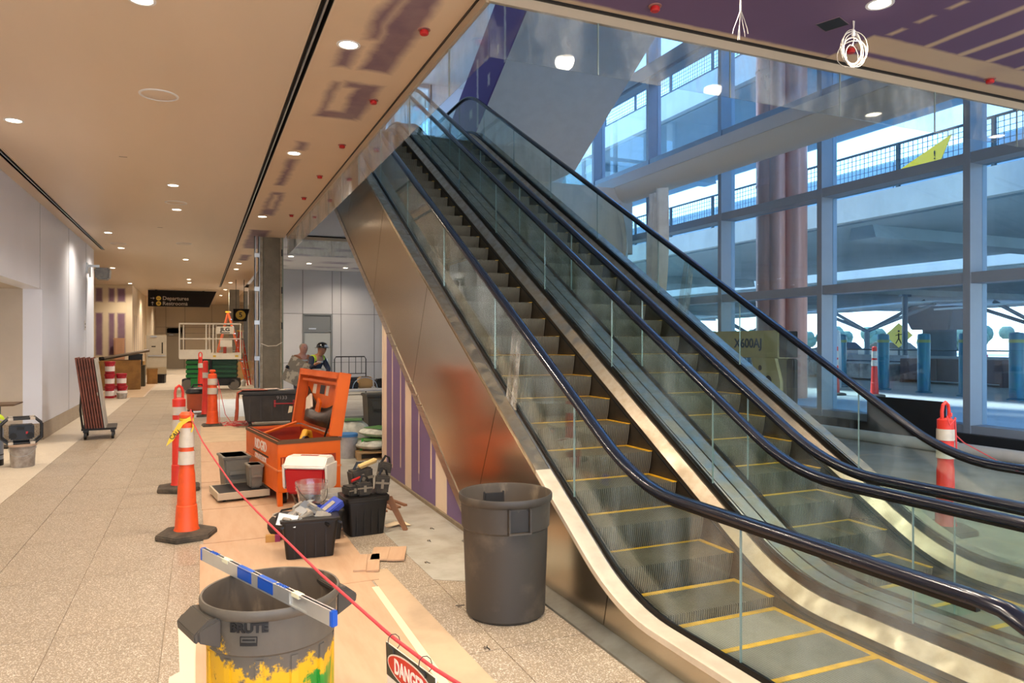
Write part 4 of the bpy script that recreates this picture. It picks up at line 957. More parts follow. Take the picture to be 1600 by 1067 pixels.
MB().box(-.008, Wd + .008, -.008, 0, zt_ - .03, zt_ + .005).box(-.008, 0, 0, L, zt_ - .03, zt_ + .005).box(.03, Wd - .02, .03, .04, zt_ - .01, zt_ + .012).box(.03, .04, .03, L - .03, zt_ - .01, zt_ + .012).build('rim_seal', mat('rim_dark', rgb(90, 62, 30), .6), jb)
MB().box(-.006, Wd + .006, -.006, 0, .385, .405).box(-.006, 0, -.006, L, .385, .405).build('waist_ridge', mat('ridge_worn', rgb(226, 130, 70), .5, var=.4), jb)
MB().box(.03, .18, -.012, 0, .44, .54).box(.46, .64, -.012, 0, .44, .54).build('lock_recess', mat('lock_orange', rgb(150, 50, 12), .5), jb)
for a in (.05, .10, .50, .55): MB().cyl((a, -.02, .46), (a, -.02, .53), .008, n=8).build('lock_pin', mat('lock_pin', rgb(214, 120, 70), .4), jb)
for y in (.16, L - .16):
    for x in (.1, Wd - .1):
        MB().cyl((x - .025, y, .062), (x + .025, y, .062), .06, n=20).build('caster_wheel', BLKP, jb)
        MB().box(x - .045, x - .03, y - .03, y + .03, .05, .15).box(x + .03, x + .045, y - .03, y + .03, .05, .15).box(x - .045, x + .045, y - .04, y + .04, .135, .15).build('caster_fork', ALU, jb)
for a in (0, .65): MB().prism([(.0, .15), (.07, .15), (.03, .0), (-.02, .0)], 'x', a, a + .05).build('skid_foot', OR, jb)
WT = mat('letter_white', rgb(236, 220, 206), .5)
text('lettering', 'RIDGID', .155, WT, jb, (-.002, .80, .575), (R(90), 0, R(-90)), 1.15, .004)
MB().box(-.003, 0, .42, 1.18, .475, .495).build('label_bar', mat('label_bar', rgb(60, 40, 24), .5), jb)
text('lettering', 'ON-SITE BOX', .085, WT, jb, (-.002, .80, .43), (R(90), 0, R(-90)), 1.1, .003)
MB().prism([(1.58, .33), (1.38, .22), (1.40, .16), (1.58, .16)], 'x', -.003, 0).build('worn_sticker', mat('worn_sticker', rgb(230, 200, 170), .7), jb)
LM = T(Wd, 0, zt_ + .01, ry=9)     # the lid leans back from its hinge on the right long side
MB().box(.0, .015, 0, L, 0, .70, M=LM).build('lid_panel', OR, jb)
MB().box(-.13, .0, -.012, .0, 0, .72, M=LM).box(-.13, .0, L, L + .012, 0, .72, M=LM).box(-.13, .015, -.012, L + .012, .70, .715, M=LM).build('lid_skirt', OR, jb, bevel=.003)
MB().box(-.13, -.12, .0, .05, .0, .70, M=LM).box(-.13, -.12, L - .05, L, .0, .70, M=LM).box(-.13, -.12, 0, L, .64, .70, M=LM).box(-.10, -.06, .08, L - .08, .57, .60, M=LM).build('lid_return', OR, jb, bevel=.003)
MB().tube([LM @ Vector((-.11, L - .16, .02)), (.30, L - .1, .66), (.12, L - .06, .60)], .02, 6).build('lid_stay', OR, jb)
MB().tube([LM @ Vector((-.07, .12, .42)), (Wd - .1, .30, .66)], .012, 8).build('gas_strut', BLKP, jb)
PPR = mat('manual_paper', rgb(222, 206, 184), .7)
for y0, y1, z0, z1, m in [(1.16, 1.30, .42, .54, PPR), (.82, 1.0, .43, .54, BLKP), (.66, .76, .42, .54, PPR), (.10, .17, .26, .44, PPR)]:
    MB().box(-.004, .0, y0, y1, z0, z1, M=LM).build('instruction_label', m, jb)
net = MB(); n1, n2 = 14, 8; vs = []
for i in range(n1 + 1):
    for j in range(n2 + 1):
        u = i / n1; v = j / n2; sag = math.sin(math.pi * u)
        ztop = .46 - .2 * sag + .06 * (u - .5); zz = .05 + (ztop - .05) * v
        vs.append(LM @ Vector((-.015 - .13 * sag * math.sin(math.pi * min(v + .15, 1)), .10 + 1.36 * u, zz)))
fs = [(i * (n2 + 1) + j, (i + 1) * (n2 + 1) + j, (i + 1) * (n2 + 1) + j + 1, i * (n2 + 1) + j + 1) for i in range(n1) for j in range(n2)]
net.add(vs, fs).tube([vs[i * (n2 + 1) + n2] for i in range(n1 + 1)], .008, 6).build('lid_pocket', mat('pocket_black', rgb(30, 22, 18), .45, var=.4, scale=12, col2=rgb(90, 66, 50)), jb)
t = thing('crumpled_paper', 'cream papers stuffed in the lid pocket of the orange job box', 'paper', (1.27, 9.35, .93), 8.5)
MB().tbox(.02, .26, .03, .16, 0, .20, M=T(rx=-24, ry=8)).build('paper_wad', PPR, t, bevel=.006)
MB().tbox(.02, .16, .03, .1, 0, .2, M=T(.02, -.28, -.02, rx=30)).build('orange_folder', OR, t, bevel=.004)
def power_tool(x, y, z, rz, lab, s=1):
    t = thing('circular_saw', lab, 'power tool', (x, y, z), rz); t.scale = (s, s, s)
    YT = mat('tool_yellow', rgb(222, 160, 30), .45)
    MB().tube([(0, 0, .0), (.03, 0, .1), (.1, 0, .17), (.19, 0, .15), (.22, 0, .06), (.2, 0, 0)], .028, 10).build('handle', YT, t)
    MB().cyl((-.12, -.05, .03), (-.02, .07, .03), .06, n=16).build('motor_housing', YT, t)
    MB().cyl((-.02, -.06, .05), (-.02, -.04, .05), .1, n=24).build('blade_guard', BLKP, t)
    MB().tube([(-.12, 0, .0), (-.2, .05, .04), (-.24, -.02, .03), (-.18, -.08, .05), (-.1, -.06, .08)], .012, 8).build('power_cord', BLKP, t)
power_tool(1.09, 8.74, .49, 60, 'yellow and black power saw lying in the open job box', 1.35)
st_ = thing('tool_shelf', 'plywood riser board inside the open job box under the saw', 'board', (1.0, 8.9, .17), 8.5)
MB().box(-.22, .3, -.55, .5, .26, .30).build('board', mat('dark_ply', rgb(92, 46, 24), .7), st_); MB().box(-.2, -.1, -.5, .45, 0, .26).build('bearer', MATS['dark_ply'], st_); MB().box(.18, .28, -.5, .45, 0, .26).build('bearer', MATS['dark_ply'], st_)

# ------------------------------------------------------------------ totes, cooler, tools
def tote(x, y, rz, w, d, h, lab, lid=0, z=0):
    t = thing('storage_tote', lab, 'plastic tote', (x, y, z), rz, group='black plastic totes in front of the job box')
    a, b = w * .82, d * .82; th = .006
    def rect(w_, d_, z_, r=.03):
        pts = []
        for cx_, cy_, a0 in ((w_ / 2 - r, d_ / 2 - r, 0), (-w_ / 2 + r, d_ / 2 - r, 90), (-w_ / 2 + r, -d_ / 2 + r, 180), (w_ / 2 - r, -d_ / 2 + r, 270)):
            for q in range(4):
                an = math.radians(a0 + q * 30); pts.append((cx_ + r * math.cos(an), cy_ + r * math.sin(an), z_))
        return pts
    MB().ring([rect(a, b, .0), rect(w * .97, d * .97, h * .88), rect(w * .97, d * .97, h * .9), rect(w * .96, d * .96, h * .99), rect(w * .93, d * .93, h * .99), rect(w * .9, d * .9, h * .85), rect(a * .95, b * .95, .02)]).build('tub', BLKP, t)
    MB().ring([rect(w * .96, d * .96, h * .93), rect(w * 1.04, d * 1.04, h * .93), rect(w * 1.05, d * 1.05, h * .985), rect(w * 1.03, d * 1.03, h), rect(w * .95, d * .95, h)]).build('rim', BLKP, t)
    for k in (-.3, -.1, .1, .3): MB().tbox(.012, .012, .012, .012, .02, h * .86, cx=k * w * .9, cy=-d * .455).build('rib', BLKP, t)
    if lid: MB().ring([rect(w * 1.05, d * 1.05, h), rect(w * 1.06, d * 1.06, h + .025), rect(w * .9, d * .9, h + .03)]).build('lid', BLKP, t)
    return t
tote(.85, 6.25, -4, .46, .34, .335, 'black tote heaped with putty tools, nearest the camera')
tote(1.06, 6.72, -5, .30, .30, .28, 'small black tote wedged behind the nearest tote')
tote(1.42, 6.78, 4, .39, .34, .335, 'black tote under the black tool pile on the right', lid=1)
tote(1.09, 7.55, 0, .42, .36, .225, 'low black tote under the red and white cooler', lid=1)
c = thing('cooler', 'red and white lunch cooler in front of the orange job box', 'cooler', (1.02, 7.45, .28), -31)
CR = mat('cooler_red', rgb(176, 18, 26), .35); CWH = mat('cooler_white', rgb(232, 222, 204), .4, var=.2, scale=8)
MB().tbox(.38, .25, .42, .29, 0, .26).build('cooler_body', CR, c, bevel=.02, seg=3)
MB().prism([(-.150, .255), (.150, .255), (.155, .280), (.085, .370), (-.085, .370), (-.155, .280)], 'x', -.215, .215).build('cooler_lid', CWH, c, bevel=.012, seg=3)
for s in (-1, 1): MB().prism([(-.145, .30), (.145, .30), (.125, .07), (.10, .045), (-.10, .045), (-.125, .07)], 'x', s * .222 - .011, s * .222 + .011).build('lid_side', CWH, c, bevel=.008)
MB().box(-.09, .09, -.02, .02, .366, .374).build('latch_button', mat('latch_red', rgb(150, 40, 30), .5), c)
def bucket(x, y, z, lab, m, lid=None, r=.15, h=.36, group=None, band=None):
    t = thing('bucket', lab, 'bucket', (x, y, z), group=group)
    MB().lathe([(.001, 0), (r * .87, 0), (r * .9, .01), (r * .96, h * .78), (r * 1.03, h * .79), (r * 1.03, h * .82), (r * .97, h * .83), (r * 1.0, h * .9), (r * 1.03, h * .91), (r * 1.03, h), (r * .97, h), (r * .86, .02), (.001, .02)], 26).build('pail', m, t)
    MB().tube([(r * 1.02 * math.cos(a), -r * 1.02 * math.sin(a) - .01, h * .86 - .12 * math.sin(a)) for a in [math.pi * q / 12 for q in range(13)]], .003, 5).build('bail_handle', ALU, t)
    if lid: MB().lathe([(.001, h + .012), (r * .95, h + .012), (r * 1.0, h + .016), (r * 1.06, h + .008), (r * 1.06, h - .03), (r * 1.03, h - .03)], 26, cap1=False).build('bucket_lid', lid, t)
    if band: MB().lathe([(r * .915, h * .2), (r * .95, h * .62)], 26, cap0=False, cap1=False).build('paper_label', band, t)
    return t
CLR = glass('clear_plastic', (.95, .94, .92, 1), 1.5, dirt=.25, dcol=(.8, .78, .74, 1), dscale=14)
bk = thing('clear_bucket', 'cloudy clear plastic bucket set on the heaped tote', 'bucket', (.92, 6.62, .33), 20)
MB().lathe([(.10, 0), (.105, .01), (.135, .19), (.142, .195), (.142, .215), (.135, .215), (.13, .19), (.10, .012), (.001, .012)], 30, cap0=False).build('pail', CLR, bk)
for z, r in ((.14, .131), (.165, .135)): MB().lathe([(r, z), (r + .006, z), (r + .006, z + .008), (r, z + .008)], 30, cap0=False, cap1=False).build('ring_rib', CLR, bk)
MB().tube([(.14 * math.cos(a), -.14 * math.sin(a), .19 - .15 * math.sin(a)) for a in [math.pi * q / 12 for q in range(13)]], .003, 5).build('wire_handle', BLKP, bk)
bucket(1.2, 7.05, 0, 'white bucket of paste tools beside the cooler', mat('dirty_pail', rgb(190, 180, 164), .5, var=.5, scale=8), r=.13, h=.36)
PUT = mat('putty_grey', rgb(164, 152, 134), .6, var=.4, scale=14, col2=rgb(110, 98, 82)); MTB = mat('tool_blue', rgb(30, 60, 160), .4)
def small_box(name, lab, cat, x, y, z, w, d, h, m, rx=0, ry=0, rz=0, group=None, extra=None):
    t = thing(name, lab, cat, (x, y, z), group=group); t.rotation_euler = (R(rx), R(ry), R(rz))
    MB().tbox(w, d, w * .96, d * .96, 0, h).build('body', m, t, bevel=min(w, d, h) * .12)
    MB().tbox(w * .5, d * .3, w * .5, d * .3, h, h + .008).build('cap', extra or BLKP, t)
    return t
gp = 'putty tools heaped in the nearest tote'
small_box('sanding_block', 'pale grey sanding block on the tool heap, left one', 'tool', .80, 6.22, .315, .15, .09, .05, PUT, 12, -18, 20, gp, PUT)
small_box('sanding_block', 'pale grey sanding block on the tool heap, right one', 'tool', .95, 6.18, .31, .13, .08, .05, PUT, -16, 14, -12, gp, PUT)
small_box('drill_case', 'blue and grey tool box tilted on the heaped tote', 'tool case', 1.04, 6.35, .32, .24, .12, .07, MTB, 22, -28, 25, gp, PUT)
small_box('drill_case', 'small blue clamp body beside the tilted blue tool box', 'tool case', .93, 6.40, .31, .1, .08, .07, MTB, 5, 10, 50, gp)
def trowel(x, y, z, rx, ry, rz, L_, lab):
    t = thing('trowel', lab, 'trowel', (x, y, z), group='taping knives in the nearest tote'); t.rotation_euler = (R(rx), R(ry), R(rz))
    MB().prism([(-L_ / 2, -.05), (L_ / 2, -.05), (L_ / 2, .05), (-L_ / 2, .05)], 'z', 0, .003).build('blade', ALU, t)
    MB().tube([(-L_ * .2, 0, .004), (-L_ * .15, 0, .035), (L_ * .15, 0, .035), (L_ * .2, 0, .004)], .012, 8).build('handle', PUT, t)
trowel(.72, 6.2, .335, 20, -35, 20, .22, 'steel trowel leaning at the left end of the heaped tote')
trowel(.78, 6.36, .37, -10, -20, 30, .28, 'long steel trowel lying across the heaped tote')
trowel(.66, 6.14, .33, 60, 10, -20, .16, 'small trowel standing at the near left corner of the tote')
trowel(.88, 6.30, .375, 15, 25, -30, .2, 'steel trowel propped beneath the clear bucket')
for i in range(5):
    t = thing('putty_knife', 'putty knife with splattered handle, ' + ['left of the heap', 'front of the heap', 'at the middle', 'behind the sanding blocks', 'right of the clear bucket'][i], 'putty knife', (.70 + .08 * i, 6.12 + .05 * (i % 3), .31), 40 * i, group='putty knives in the nearest tote')
    t.rotation_euler[1] = R(-25)
    MB().prism([(0, -.012), (.07, -.035), (.08, -.035), (.08, .035), (.07, .035), (0, .012)], 'z', 0, .002).build('blade', ALU, t); MB().tbox(.1, .025, .1, .02, -.006, .012, cx=-.05).build('handle', BLKP, t)
dj = thing('tool_bag', 'slumped dark tool bag left behind the nearest tote', 'tool bag', (.70, 6.85, .008), 25)
MB().sph((0, 0, .12), .13, 14, 9, sc=(1.15, .8, .9)).build('bag_body', mat('bag_canvas', rgb(56, 48, 40), .85, var=.5, scale=9), dj)
MB().tube([(-.1, -.05, .2), (-.06, -.08, .27), (.06, -.08, .27), (.1, -.05, .2)], .01, 7).build('carry_handle', BLKP, dj); MB().lathe([(.09, .17), (.1, .2), (.095, .215), (.085, .2)], 20, cap0=False, cap1=False).build('bag_mouth', REFW, dj)
t = thing('small_carton', 'small brown and purple carton on the plywood left of the nearest tote', 'box', (.60, 6.75, .008), -6)
MB().box(-.06, .02, -.03, .03, 0, .06).build('carton', mat('carton_brown', rgb(190, 140, 70), .7), t, bevel=.002); MB().box(.02, .065, -.031, .031, 0, .061).build('printed_end', mat('carton_purple', rgb(140, 40, 84), .6), t)
# black tool pile on the right tote
gk = 'black tool bags piled on the right tote'
def pouch(x, y, z, w, d, h, rz, ry, lab, strap=1):
    t = thing('tool_pouch', lab, 'tool pouch', (x, y, z), group=gk); t.rotation_euler = (0, R(ry), R(rz))
    MB().tbox(w, d, w * 1.1, d * 1.1, 0, h).build('pouch', mat('pouch_black', rgb(44, 38, 32), .8, var=.5, scale=14, col2=rgb(84, 74, 58)), t, bevel=.015)
    MB().box(-w * .56, w * .56, -d * .58, -d * .54, h * .55, h * .66).box(-.012, .012, -d * .6, -d * .55, h * .3, h * .8).build('buckle_strap', mat('strap_grey', rgb(120, 108, 90), .6), t)
    if strap: MB().tube([(-w * .3, 0, h), (-w * .1, 0, h + .06), (w * .2, 0, h + .05), (w * .4, 0, h - .02)], .012, 6).build('web_strap', BLKP, t)
pouch(1.40, 6.68, .37, .13, .1, .12, 5, 0, 'buckled black pouch at the middle of the tool pile')
pouch(1.57, 6.70, .37, .12, .1, .17, -8, 6, 'tall black pouch at the right of the tool pile')
pouch(1.42, 6.85, .37, .2, .12, .22, 12, -6, 'large dark tool bag at the back of the tool pile')
pouch(1.29, 6.72, .37, .11, .14, .09, 20, 0, 'low rounded black pouch at the left of the tool pile', 0)
pouch(1.60, 6.84, .37, .12, .08, .27, -15, 10, 'upright black harness bag behind the right pouch')
t = thing('scrub_brush', 'tan bristled brush lying on top of the black tool pile', 'brush', (1.47, 6.83, .635), 14); t.rotation_euler[1] = R(-16)
MB().tbox(.2, .055, .18, .045, 0, .022).build('brush_back', mat('brush_wood', rgb(214, 180, 110), .6), t, bevel=.006); MB().tbox(.17, .04, .18, .05, -.02, 0).build('bristles', mat('bristle', rgb(170, 140, 90), .9), t)
t = thing('red_driver', 'small red handled driver stuck in the tool pile', 'tool', (1.34, 6.74, .50), 30)
MB().tube([(-.05, 0, 0), (.05, 0, .02)], [.014, .012], 8).build('handle', REDC, t); MB().tube([(.05, 0, .02), (.12, 0, .03)], .004, 6).build('shaft', ALU, t)
t = thing('timber_lath', 'thin timber laths lying beside the orange job box', 'timber', (1.80, 8.1, .003), 8, )
for k in range(5): MB().box(-.02, .02, -.7, .7, 0, .02, M=T((k - 2) * .06, .05 * k, .0, rz=3 * (k - 2))).build('lath', mat('lath_wood', rgb(140, 96, 66), .7, var=.4, scale=8), t)
t = thing('timber_stake', 'pointed wooden stake leaning out from behind the right tote', 'timber', (1.80, 6.66, .0), -30)
MB().prism([(-.02, .0), (.02, .0), (.03, .35), (-.03, .38)], 'y', -.012, .012, M=T(ry=-28)).build('stake', MATS['lath_wood'], t)

# grey bins and dolly left of the job box
t = thing('flat_dolly', 'low black topped wooden dolly left of the orange job box', 'dolly', (.42, 8.88, .008), 8)
MB().box(-.26, .26, -.26, .26, .09, .105).build('deck_mat', BLKP, t); MB().box(-.28, .28, -.28, -.26, .03, .105).box(-.28, .28, .26, .28, .03, .105).box(-.28, -.26, -.26, .26, .03, .105).box(.26, .28, -.26, .26, .03, .105).build('timber_frame', mat('dolly_wood', rgb(196, 178, 150), .7, var=.3), t)
for a in (-.2, .2):
    for b in (-.2, .2): MB().cyl((a - .015, b, .03), (a + .015, b, .03), .03, n=14).box(a - .02, a + .02, b - .02, b + .02, .05, .09).build('caster', BLKP, t)
GB = mat('bin_grey', rgb(120, 114, 100), .5, var=.3, scale=5)
def gbin(x, y, z, w, d, h, rz, lab):
    t = thing('grey_bin', lab, 'plastic bin', (x, y, z), rz, group='grey bins left of the job box')
    MB().tbox(w * .8, d * .8, w, d, 0, h).build('bin_body', GB, t, bevel=.02); MB().tbox(w * 1.06, d * 1.06, w * 1.08, d * 1.08, h - .03, h).build('bin_rim', GB, t, bevel=.006); MB().box(-w * .3, w * .3, -d * .56, -d * .5, h * .5, h * .6).build('hand_grip', GB, t)
gbin(.38, 9.35, .008, .30, .42, .42, 8, 'taller grey bin behind the low dolly')
gbin(.58, 8.82, .114, .16, .24, .27, 8, 'smaller grey bin standing on the low dolly')
# white bucket with blue lid, bagged material on a pallet, right of the job box
bucket(2.10, 11.2, .003, 'white bucket with a blue lid behind the job box lid', mat('pail_white', rgb(190, 190, 190), .5, var=.6, scale=6, col2=rgb(130, 130, 130)), mat('lid_blue', rgb(60, 120, 176), .5), group='buckets behind the job box lid')
bucket(1.93, 11.95, .003, 'open white paste bucket farther behind the blue lidded one', MATS['pail_white'], group='buckets behind the job box lid', h=.42)
pl = thing('pallet', 'wooden pallet under the bagged material by the purple wall', 'pallet', (2.62, 11.4, 0), -4)
PW = mat('pallet_wood', rgb(176, 142, 96), .8, var=.5, scale=6)
for k in range(7): MB().box(-.4, .4, -.6 + k * .19, -.6 + k * .19 + .1, .10, .12).build('deck_board', PW, pl)
for x in (-.38, 0, .36): MB().box(x - .02, x + .04, -.6, .64, .02, .10).build('stringer', PW, pl)
for k in (0, 3, 6): MB().box(-.4, .4, -.6 + k * .19, -.6 + k * .19 + .1, .0, .02).build('bottom_board', PW, pl)
def bag(x, y, z, rz, w, d, h, m, lab):
    t = thing('cement_bag', lab, 'bag', (x, y, z), rz, group='bagged material on the pallet')
    vs = []; 
    MB().sph((0, 0, h / 2), .5, 16, 10, sc=(w, d, h)).build('sack', m, t); MB().tbox(w * .6, d * .5, w * .58, d * .48, h * .96, h * 1.01).build('printed_panel', mat('bag_green', rgb(84, 130, 66), .5), t)
BW = mat('bag_white', rgb(206, 206, 190), .5, var=.6, scale=7, col2=rgb(120, 120, 100))
BT = mat('bag_teal', rgb(60, 120, 130), .5, var=.4, scale=6)
bag(2.45, 11.15, .12, 10, .5, .7, .16, BW, 'white and green bag at the bottom left of the pallet')
bag(2.82, 11.3, .12, -6, .5, .7, .17, BT, 'teal bag at the bottom right of the pallet')
bag(2.62, 11.3, .28, 30, .55, .75, .16, BW, 'white bag lying on top of the pallet stack')
bag(2.36, 12.1, .0, 80, .4, .6, .5, BW, 'upright white bag slumped behind the pallet stack')
t = thing('green_crowbar', 'short green stake standing left of the pallet', 'tool', (2.26, 11.05, .003), 0)
MB().tbox(.03, .02, .025, .015, 0, .30, M=T(ry=8)).build('stake', mat('stake_green', rgb(60, 160, 60), .5), t)
# work table with bins by the purple wall end
t = thing('work_table', 'work table topped with clutter beyond the purple wall corner', 'table', (2.85, 12.9, 0), 0)
MB().box(-.65, .65, -.35, .4, .93, .96).build('table_top', mat('table_top', rgb(206, 206, 206), .4), t)
for a in (-.6, .55):
    for b in (-.3, .32): MB().box(a, a + .05, b, b + .05, 0, .93).build('table_leg', DARKM, t)
MB().box(-.6, .6, -.3, -.27, .2, .24).build('stretcher', DARKM, t)
t = thing('storage_bin', 'dark grey bin with moulded handle under the work table edge', 'bin', (2.88, 12.25, .0), 0)
MB().tbox(.5, .4, .58, .46, .0, .88).build('bin_body', mat('bin_dark', rgb(74, 72, 66), .5, var=.3), t, bevel=.02); MB().tbox(.62, .5, .62, .5, .86, .91).build('bin_rim', MATS['bin_dark'], t, bevel=.01)
MB().tbox(.16, .04, .22, .04, .66, .8, cx=-.12, cy=-.24).build('moulded_handle', MATS['bin_dark'], t); MB().box(.06, .2, -.235, -.22, .1, .6).build('moulded_panel', MATS['bin_dark'], t)
for i, (x, y, w, d, h, m, lab) in enumerate([(2.45, 12.9, .3, .2, .12, BLKP, 'black case on the left of the work table'), (2.75, 13.0, .26, .2, .2, mat('tan_case', rgb(176, 140, 90), .7), 'tan box at the middle of the work table'), (3.1, 12.95, .34, .22, .16, BLKP, 'black case on the right of the work table')]):
    small_box('tool_case', lab, 'tool case', x, y, .96, w, d, h, m, group='cases on the work table')
t = thing('air_hose', 'loop of pale hose standing on the work table', 'hose', (2.7, 12.75, .962))
MB().tube([(.22 * math.cos(a), .0, .0 + .19 * math.sin(a) + .008) for a in [math.pi * q / 10 for q in range(11)]], .007, 6).build('hose', mat('hose_blue', rgb(150, 170, 190), .4), t); MB().cyl((.21, 0, .008), (.24, 0, .008), .012).build('coupling', ALU, t)
t = thing('wire_rack', 'black wire cart with an arched back beyond the work table', 'cart', (3.1, 16.2, 0), 0)
m = MB().tube([(-.35, 0, .1), (-.35, 0, 1.40), (-.32, 0, 1.46), (.32, 0, 1.46), (.35, 0, 1.40), (.35, 0, .1)], .012, 8)
m.build('back_frame', BLKP, t)
for x in (-.2, -.03, .12, .25): MB().cyl((x, 0, 1.08), (x, 0, 1.46), .007, n=8).build('wire_bar', BLKP, t)
for z in (1.08, .6): MB().cyl((-.35, 0, z), (.35, 0, z), .008, n=8).build('wire_bar', BLKP, t)
MB().box(-.38, .38, -.5, .05, .08, .12).build('cart_deck', BLKP, t); MB().box(-.36, .36, -.45, .02, .86, .9).build('cart_shelf', BLKP, t)
for a in (-.3, .3):
    for b in (-.42, 0): MB().cyl((a - .015, b, .04), (a + .015, b, .04), .04, n=14).build('wheel', BLKP, t)
small_box('tool_case', 'dark cloth bundle on the shelf of the black wire cart', 'bundle', 3.1, 16.0, .9, .6, .35, .1, BLKP)
for x in (2.80, 3.40): pass
t = thing('hose_reel', 'small dark reel fixed to the end of the purple wall', 'hose reel', (2.44, 9.84, 1.5))
MB().cyl((.03, -.03, 0), (.03, .05, 0), .11, n=20).build('reel', BLKP, t); MB().box(-.06, .04, -.04, 0.0, -.02, .05).build('bracket', BLKP, t); MB().cyl((.03, -.06, 0), (.03, .07, 0), .03, n=12).build('hub', ALU, t)
# large black mobile job-site bin with cloths
mbn = thing('rolling_tool_bin', 'big black tool bin with red handle and cloths on its lid', 'tool bin', (1.40, 16.1, 0), -6)
BKB = mat('bin_black', rgb(44, 40, 36), .5, var=.4, scale=4, col2=rgb(72, 66, 60))
MB().tbox(1.0, .6, 1.14, .68, .12, .70).build('bin_body', BKB, mbn, bevel=.03)
MB().tbox(1.24, .76, 1.24, .76, .70, .76).build('bin_lid', BKB, mbn, bevel=.015)
for x in (-.42, -.2, .02, .24, .45): MB().tbox(.03, .02, .03, .02, .15, .66, cx=x, cy=-.325).build('moulded_rib', BKB, mbn)
MB().tube([(.08, -.34, .50), (.08, -.40, .50), (.46, -.40, .50), (.46, -.34, .50)], .014, 8).box(.06, .10, -.36, -.33, .43, .57).box(.44, .48, -.36, -.33, .43, .57).build('red_handle', mat('handle_red', rgb(150, 24, 30), .4), mbn)
MB().prism([(.34, .30), (.42, .32), (.44, .44), (.37, .45)], 'y', -.42, -.415).build('hang_tag', mat('tag_cream', rgb(220, 200, 160), .7), mbn)
text('lettering', '9133', .1, mat('chalk', rgb(150, 146, 140), .8), mbn, (.22, -.352, .62), (R(90), 0, 0), 1.1)
for a in (-.42, .42):
    for b in (-.22, .22): MB().cyl((a - .02, b, .06), (a + .02, b, .06), .06, n=16).box(a - .03, a + .03, b - .03, b + .03, .09, .13).build('caster', BLKP, mbn)
def drape(lab, x, y, z, rz, w, drop, top, m):
    t = thing('draped_cloth', lab, 'cloth', (x, y, z), rz, group='cloths on the black tool bin')
    vs = []; n1, n2 = 10, 12
    for d_ in (0, .006):
        for i in range(n1 + 1):
            for j in range(n2 + 1):
                u = i / n1 - .5; v = j / n2 * (top + drop); wob = .02 * math.sin(i * 1.7 + j * .5)
                if v < top: p = (top - v, u * w, .008 + .01 * math.sin(i * 2.1) + .008 + d_)
                else: p = (-.02 - .03 * math.sin(i * 1.3) ** 2 - wob - d_ - .06 * (v - top), u * w * (1 - .4 * (v - top) / drop), .008 - (v - top))
                vs.append(p)
    K = (n1 + 1) * (n2 + 1); fs = []
    for i in range(n1):
        for j in range(n2):
            a = i * (n2 + 1) + j; q = (a, a + n2 + 1, a + n2 + 2, a + 1); fs += [q, tuple(K + z_ for z_ in reversed(q))]
    MB().add(vs, fs).build('fabric', m, t, smooth=60)
    MB().box(.02, top, -w * .48, -w * .44, .03, .034).build('hem', MUDM, t)
MUDM = mat('hem_pale', rgb(200, 180, 160), .8)
drape('orange red cloth hanging from the left edge of the black tool bin', .775, 16.02, .762, -6, .35, .62, .55, mat('cloth_red', rgb(170, 74, 50), .85, var=.4, scale=8))
drape('grey green cloth hanging at the far left edge of the black tool bin', .79, 16.32, .762, -6, .3, .5, .4, mat('cloth_green', rgb(140, 136, 110), .85, var=.4, scale=8))
for i, (x, y) in enumerate([(1.4, 16.0), (1.7, 16.05)]):
    t = thing('paper_sheet', 'striped paper sheets on the lid of the black tool bin, ' + ['left pile', 'right pile'][i], 'paper', (x, y, .765 if i else .79), 10 + 30 * i, group='papers on the black tool bin')
    MB().box(-.14, .14, -.1, .1, 0, .012).build('sheets', PPR, t); MB().box(-.12, .12, -.09, -.07, .012, .014).build('red_stripe', REDC, t)

# ------------------------------------------------------------------ shop vacuum, scissor lift, ladder
t = thing('wet_vacuum', 'orange and black wheeled vacuum between the delineators', 'vacuum cleaner', (-.05, 19.6, 0), 15)
MB().lathe([(.001, .08), (.2, .08), (.24, .14), (.25, .46), (.26, .5)], 26).build('drum', mat('vac_orange', rgb(196, 92, 56), .5, var=.3), t)
MB().lathe([(.26, .5), (.28, .54), (.24, .62), (.12, .66), (.001, .665)], 26, cap0=False).build('motor_head', BLKP, t)
MB().tube([(-.16, 0, .6), (-.1, 0, .72), (.1, 0, .72), (.16, 0, .6)], .02, 8).build('top_handle', BLKP, t)
MB().tube([(.26, 0, .4), (.42, 0, .5), (.46, .05, .3), (.4, .1, .1), (.25, .1, .04)], .028, 8).build('hose', BLKP, t)
for a in range(4): MB().cyl((.24 * math.cos(a * 1.57 + .78) - .015, .24 * math.sin(a * 1.57 + .78), .05), (.24 * math.cos(a * 1.57 + .78) + .015, .24 * math.sin(a * 1.57 + .78), .05), .05, n=14).build('caster', BLKP, t)
sl = thing('scissor_lift', 'scissor lift with white railed platform and green base', 'scissor lift', (.42, 29.2, 0), -8)
GRN = mat('lift_green', rgb(22, 120, 44), .4, var=.3); LWH = mat('lift_white', rgb(224, 214, 194), .45, var=.2); DG = mat('lift_dark_green', rgb(10, 72, 36), .4)
MB().box(-.98, .98, -.38, .38, .22, .42).build('chassis', BLKP, sl, bevel=.02)
MB().box(-.68, -.18, -.44, .42, .12, .44).build('battery_tray', GRN, sl, bevel=.02)
MB().box(-.1, .86, -.42, -.38, .16, .4).build('side_tray', BLKP, sl, bevel=.01)
for a in (-.78, .80):
    for b in (-.42, .30): MB().cyl((a, b, .2), (a, b + .12, .2), .2, n=24).cyl((a, b - .005, .2), (a, b, .2), .1, n=16).build('wheel', mat('tyre', rgb(110, 102, 92), .8), sl, bevel=.01)
